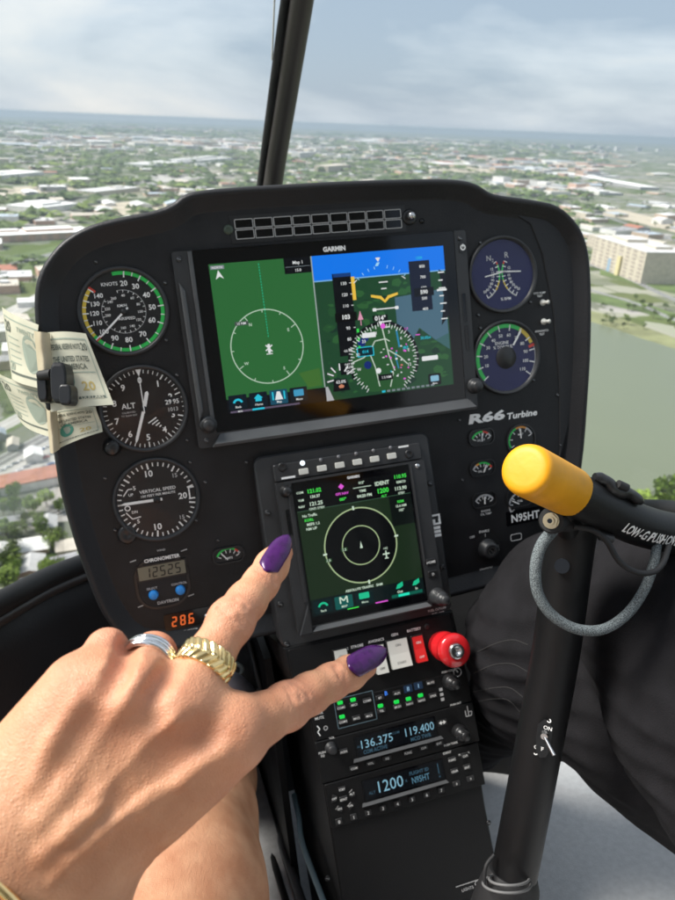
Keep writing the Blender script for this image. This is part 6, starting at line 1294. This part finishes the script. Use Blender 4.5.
# white dome right above the lake
A_ = ground_at(662, 277); t_ = wthing('domed_hall', 'white ribbed dome-roofed hall on the right above the lake', 'hall', A_); placed.append((A_, 30)); g_ = WB(); g_.block(0, 0, 52, 34, 0, 6, .2, wallm[1], roofm[0]); g_.build('wall', t_)
g_ = WB(); vs = []; 
for j in range(7):
    for i in range(24): a = 2*math.pi*i/24; e_ = j/6*math.pi/2; x, y = 25*math.cos(a)*math.cos(e_), 16*math.sin(a)*math.cos(e_); vs.append((x*math.cos(.2)-y*math.sin(.2), x*math.sin(.2)+y*math.cos(.2), 6+9*math.sin(e_)))
g_.add(vs, [(j*24+i, j*24+(i+1) % 24, (j+1)*24+(i+1) % 24, (j+1)*24+i) for j in range(6) for i in range(24)], roofm[0]); g_.build('roof', t_)
# houses and sheds, each its own object; farther ones thin out into the distance
kinds = {('white', 0): 'white-roofed shed in the sprawl below', }
rb = random.Random(11)
def ZONE(px, py):
    if py > 430: return 'low at the left edge' if px < 30 else ('just above the left door frame' if py > 520 else 'beside the panel rim, lower left')
    if py > 330: return 'between the banknotes and left edge'
    side = 'at far left' if px < 90 else ('left of the post' if px < 270 else ('right of the post' if px < 430 else ('above panel shoulder' if px < 560 else 'at far right')))
    return side+(', near the horizon' if py < 175 else (', mid-distance' if py < 215 else ', nearer row'))
RN = ['bright white', 'pale grey', 'dark grey', 'beige', 'brick-red', 'blue-grey']
count = 0
def visible(px, py):
    if py < 330: return True
    return px < 100 or px > 570
def on_road(px, py): return False
tries = 0; road_bands = [((-60, 345), (60, 285), 9), ((-60, 505), (90, 415), 10), ((-80, 470), (90, 385), 8)]
def near_band(px, py):
    for (x0, y0), (x1, y1), w_ in road_bands:
        if min(x0, x1) <= px <= max(x0, x1):
            yy = y0+(y1-y0)*(px-x0)/(x1-x0)
            if abs(py-yy) < w_: return True
    return False
while count < 215 and tries < 9000:
    tries += 1; u_ = rb.random(); py = 150+(u_**1.7)*440; hz_ = 110+28*0; px = rb.uniform(-15, 690)
    if py > 230 and 90 < px < 575: continue
    if py > 200 and 200 < px < 560: continue
    if in_poly(px, py, lake_px+[(430, 380)]) or in_poly(px, py+4, lake_px) or in_poly(px, py, shore_px+Q[::-1][1:]) or near_band(px, py) or (px > 545 and 286 < py < 350): continue
    c = ground_at(px, py); dist = c.length
    if py > 330 and px > 560: continue
    small = py > 430
    w_ = rb.uniform(9, 15) if small else rb.uniform(16, 42)*(1+dist/2600); d_ = w_*rb.uniform(.5, .9) if small else rb.uniform(14, 32)*(1+dist/3000); h_ = rb.uniform(3, 5) if small else rb.choice([5, 6, 8, 10, 14])
    if not free(c, max(w_, d_)*.55): continue
    placed.append((c, max(w_, d_)*.55)); count += 1; rot = rb.choice([.15, .15+math.pi/2])+rb.uniform(-.12, .12)
    ri = rb.choice([0, 0, 1, 1, 2, 3, 3, 5, 4]) if not small else rb.choice([0, 5, 1, 2, 3, 4]); wi = rb.choice([0, 1, 1, 2, 3, 0, 4])
    g_ = WB()
    if small or rb.random() < .25: g_.gable(c.x, c.y, w_, d_, GZ, GZ+h_, h_*.45, rot, wallm[wi], roofm[ri])
    else:
        g_.block(c.x, c.y, w_, d_, GZ, GZ+h_, rot, wallm[wi], roofm[ri])
        for _ in range(rb.choice([0, 1, 2, 3])): g_.block(c.x, c.y, w_*rb.uniform(.06, .2), d_*rb.uniform(.08, .25), GZ+h_, GZ+h_+rb.uniform(1, 2.5), rot, wallm[3], roofm[1], x=w_*rb.uniform(-.35, .35), y=d_*rb.uniform(-.3, .3))
    zone = 'by the lower left streets' if small else ('below the horizon left of the centre post' if px < 272 and py < 235 else ('beyond the left panel rim' if px < 272 else ('right of the panel above the lake' if py > 215 else 'beyond the panel right of the centre post')))
    o = g_.build('house' if small else 'building', None, Vector((c.x, c.y, GZ))); shp = 'pitched' if len(g_.f) < 9 and len(g_.f) > 6 else ('plain' if len(g_.f) <= 6 else ('vented' if len(g_.f) < 12 else 'cluttered')); szw = 'small' if w_ < (11 if small else 32) else ('mid-sized' if w_ < (13 if small else 48) else 'large')
    zone = ZONE(px, py); lab = '%s %s with %s %s roof %s' % (szw, 'house' if small else 'building', shp, RN[ri], zone)
    tag(o, lab, 'house' if small else 'building', 'houses in the lower left streets' if small else 'buildings of the sprawl below')
# farther sprawl: too many to count
g_ = WB(); rb2 = random.Random(3)
for i in range(4300):
    a = rb2.uniform(-.62, .62); dist = 1500*math.exp(rb2.random()**.8*2.35); x, y = dist*math.sin(a), dist*math.cos(a); c = Vector((x, y))
    dens = math.sin(x*.0011+1)*math.cos(y*.0009)+.4*math.sin(x*.004+y*.003)
    if dens < -.12 and rb2.random() < .94: continue
    big_ = rb2.random() < .3 and dens > .25
    if dist < 3300 and not free(c, 30): continue
    k_ = 1+dist/5200; w_, d_ = (rb2.uniform(60, 150)*k_, rb2.uniform(45, 90)*k_) if big_ else (rb2.uniform(14, 50)*k_, rb2.uniform(12, 32)*k_); h_ = rb2.choice([5, 6, 7, 9, 12, 20 if dist > 3000 else 9])
    g_.block(x, y, w_, d_, GZ, GZ+h_, rb2.choice([.15, 1.72])+rb2.uniform(-.2, .2), wallm[rb2.choice([0, 1, 1, 2, 3, 4])], roofm[rb2.choice([0, 0, 1, 1, 2, 3, 3, 5, 4])])
o = g_.build('distant_buildings'); o['kind'] = 'stuff'; tag(o, 'haze-softened sprawl of pale roofs toward the horizon', 'buildings')
g_ = WB()
for i in range(14):                                              # skyline on the right horizon
    x0 = ground_at(rb2.gauss(590, 40), 148).normalized()*rb2.uniform(11000, 13000); w_ = rb2.uniform(40, 110); g_.block(x0.x, x0.y, w_, 50, GZ, GZ+rb2.uniform(15, 60), 0, wallm[rb2.choice([1, 3])], roofm[1])
o = g_.build('distant_skyline'); o['kind'] = 'stuff'; tag(o, 'faint downtown skyline on the right of the horizon', 'skyline')

# ------------------------------------------------------------------ trees
leafm = [mat('leaf_dark', (.055, .085, .025), .8, var=.4, vscale=.8), mat('leaf_mid', (.085, .125, .035), .8, var=.4, vscale=.8), mat('leaf_light', (.15, .20, .045), .8, var=.35, vscale=.8)]
bark = mat('tree_bark', (.10, .075, .05), .9)
brightleaf = mat('leaf_bright_green', (.22, .32, .045), .7, var=.3, vscale=.8)
def tree_meshes(seed, h, n_leaf=320, palette=(0, 1, 1, 2)):
    r_ = random.Random(seed); tr = WB(); seg = 7; rings_ = [(0, h*.035), (h*.2, h*.026), (h*.45, h*.018)]
    vs = [(rr_*math.cos(2*math.pi*i/seg), rr_*math.sin(2*math.pi*i/seg), z) for z, rr_ in rings_ for i in range(seg)]; tr.add(vs, [(j*seg+i, j*seg+(i+1) % seg, (j+1)*seg+(i+1) % seg, (j+1)*seg+i) for j in range(2) for i in range(seg)], bark)
    lobes = [(r_.uniform(-.28, .28)*h, r_.uniform(-.28, .28)*h, r_.uniform(.45, .82)*h, r_.uniform(.14, .25)*h) for _ in range(9)]
    for lx, ly, lz, lr in lobes[:5]: tr.add([(h*.012, 0, h*.38), (-h*.012, 0, h*.38), (lx, ly, lz), (0, h*.012, h*.38)], [(0, 1, 2), (1, 3, 2), (3, 0, 2)], bark)
    cr = WB()
    for i in range(n_leaf):
        lx, ly, lz, lr = r_.choice(lobes); v = Vector((r_.gauss(0, 1), r_.gauss(0, 1), r_.gauss(0, 1))).normalized()*lr*r_.uniform(.55, 1.08); c = Vector((lx, ly, lz))+v; s_ = h*r_.uniform(.03, .06)
        a = Vector((r_.gauss(0, 1), r_.gauss(0, 1), r_.gauss(0, 1))).normalized(); b_ = a.orthogonal().normalized()
        cr.add([tuple(c+a*s_), tuple(c+b_*s_*.8), tuple(c-a*s_), tuple(c-b_*s_*.8)], [(0, 1, 2, 3)], (leafm+[brightleaf])[r_.choice(palette)])
    return tr, cr
protos = []
for i in range(4):
    tr, cr = tree_meshes(i, 10, palette=((0, 1, 1, 2), (1, 1, 2, 2), (0, 0, 1, 1), (2, 3, 3, 2))[i]); a = tr.build('trunk'); b_ = cr.build('crown'); protos.append((a.data, b_.data)); bpy.data.objects.remove(a); bpy.data.objects.remove(b_)
tr, cr = tree_meshes(9, 10, 1100, (2, 3, 3, 3)); a = tr.build('trunk'); b_ = cr.build('crown'); protos.append((a.data, b_.data)); bpy.data.objects.remove(a); bpy.data.objects.remove(b_)
def tree(px, py, h, k, label, group=None):
    c = ground_at(px, py); t_ = wthing('tree', label, 'tree', c, group); t_.scale = (h/10,)*3; t_.rotation_euler.z = px*.7
    for nm_2, me in zip(('trunk', 'crown'), protos[k]): o = bpy.data.objects.new(nm_2, me); COL.objects.link(o); o.parent = t_
tree(659, 515, 27, 4, 'broad bright green tree at the lake edge beyond the yellow-capped grip bar'); tree(638, 517, 20, 4, 'smaller bright tree left of the bright one at the lake edge')
tree(686, 514, 24, 4, 'bright tree at the right edge by the near lake shore')
TN = ['dark mixed tree', 'green tree', 'deep green tree', 'yellow-green tree', 'bright full tree']
rt = random.Random(21); nt2 = 0
zones = [((-12, 96, 500, 600), 62, (7, 12), 'among the lower left houses'), ((-10, 40, 262, 296), 30, (9, 14), 'below the left field'), ((-10, 60, 385, 420), 9, (7, 10), 'beside the left lanes'), ((590, 690, 296, 334), 26, (7, 12), 'on the far lake bank'), ((590, 690, 240, 262), 16, (8, 13), 'around the cream blocks'), ((20, 200, 172, 200), 40, (11, 16), 'behind the white left roofs'), ((540, 680, 196, 236), 26, (9, 14), 'in the streets right of the panel')]
for (x0, x1, y0, y1), n_, (h0, h1), zn in zones:
    for _ in range(n_):
        px, py = rt.uniform(x0, x1), rt.uniform(y0, y1); 
        if in_poly(px, py, lake_px) or near_band(px, py): continue
        k = rt.choice([3, 4, 4, 1] if y0 > 450 else [0, 1, 2, 0, 3]); c = ground_at(px, py)
        if any((q-c).length < rr_*.8 for q, rr_ in placed): continue
        hh = rt.uniform(h0, h1); sub_ = ('toward the left' if px < (x0+x1)/2 else 'toward the right')+(', farther' if py < (y0+y1)/2 else ', nearer'); zn_ = zn; lab = ('tall ' if hh > (h0+h1)/2 else 'short ')+TN[k]+' '+zn+' '+sub_; tree(px, py, hh, k, lab, 'trees '+zn)
g_ = WB(); rb3 = random.Random(9)
for i in range(5500):                                            # continuous far woodland
    a = rb3.uniform(-.62, .62); dist = 1100*math.exp(rb3.random()**.75*2.7); x, y = dist*math.sin(a), dist*math.cos(a)
    if math.sin(x*.0011+1)*math.cos(y*.0009)+.4*math.sin(x*.004+y*.003) > -.02+rb3.uniform(-.16, .12) and rb3.random() < .9: continue
    if dist < 3300 and not free(Vector((x, y)), 6): continue
    r_ = rb3.uniform(8, 16)*(1+dist/3500); h_ = rb3.uniform(9, 15)*(1+dist/9000); k_ = leafm[rb3.choice([0, 0, 1, 1, 2])]
    for j in range(3):
        ox, oy = rb3.uniform(-r_, r_), rb3.uniform(-r_, r_); v = [(x+ox+r_*rb3.uniform(.5, .9)*math.cos(t_), y+oy+r_*rb3.uniform(.5, .9)*math.sin(t_), GZ+h_*rb3.uniform(.3, .8)) for t_ in (0, 1.26, 2.5, 3.8, 5.0)]+[(x+ox, y+oy, GZ+h_*rb3.uniform(.8, 1.1))]
        g_.add(v, [(i_, (i_+1) % 5, 5) for i_ in range(5)], k_)
o = g_.build('distant_woodland'); o['kind'] = 'stuff'; tag(o, 'dark green belts of trees fading toward the horizon', 'woodland')
# cars on the lower left lot
carp = [mat('car_paint_'+n_, c_, .3, coat=.6) for n_, c_ in (('white', (.75, .75, .75)), ('grey', (.3, .31, .33)), ('black', (.03, .03, .035)), ('red', (.4, .04, .03)), ('blue', (.05, .12, .3)))]
rc = random.Random(4); CN = ['white', 'grey', 'black', 'red', 'blue']
for i in range(26):
    r_, c_ = divmod(i, 9); px = 2+c_*6.5+r_*5; py = 471-c_*3.4+r_*7+rc.uniform(-.4, .4); c = ground_at(px, py); k = rc.choice([0, 0, 1, 2, 3, 4, 1]); g_ = WB(); rot = .5+rc.uniform(-.04, .04)
    g_.block(c.x, c.y, 4.5, 1.8, GZ+.35, GZ+.95, rot, carp[k], carp[k]); g_.gable(c.x, c.y, 2.4, 1.6, GZ+.95, GZ+1.3, .15, rot, win_m, carp[k], ov=0)
    o = g_.build('parked_car', None, Vector((c.x, c.y, GZ))); tag(o, '%s car parked in the %s row of the left lot, %s' % (CN[k], ('far', 'middle', 'near')[r_], ('at its left end', 'left of its middle', 'near its middle', 'right of its middle', 'at its right end')[min(4, c_*5//9)]), 'car', 'cars parked in the lower left lot')

# ------------------------------------------------------------------ haze
hz = bpy.data.materials.new('haze_air'); hz.use_nodes = True; t = hz.node_tree; t.nodes.clear(); o_ = t.nodes.new('ShaderNodeOutputMaterial'); pv = t.nodes.new('ShaderNodeVolumePrincipled')
pv.inputs['Color'].default_value = (.37, .45, .54, 1); pv.inputs['Density'].default_value = 8.5e-5; pv.inputs['Anisotropy'].default_value = .1; t.links.new(pv.outputs[0], o_.inputs['Volume'])
g_ = WB(); hs = 30500; g_.add([(x, y, z) for z in (GZ-1, 6) for y in (-hs, hs) for x in (-hs, hs)], [(0, 2, 3, 1), (4, 5, 7, 6), (0, 1, 5, 4), (2, 6, 7, 3), (0, 4, 6, 2), (1, 3, 7, 5)], hz); o = g_.build('haze'); o['kind'] = 'stuff'; o['label'] = 'thin blue air haze'
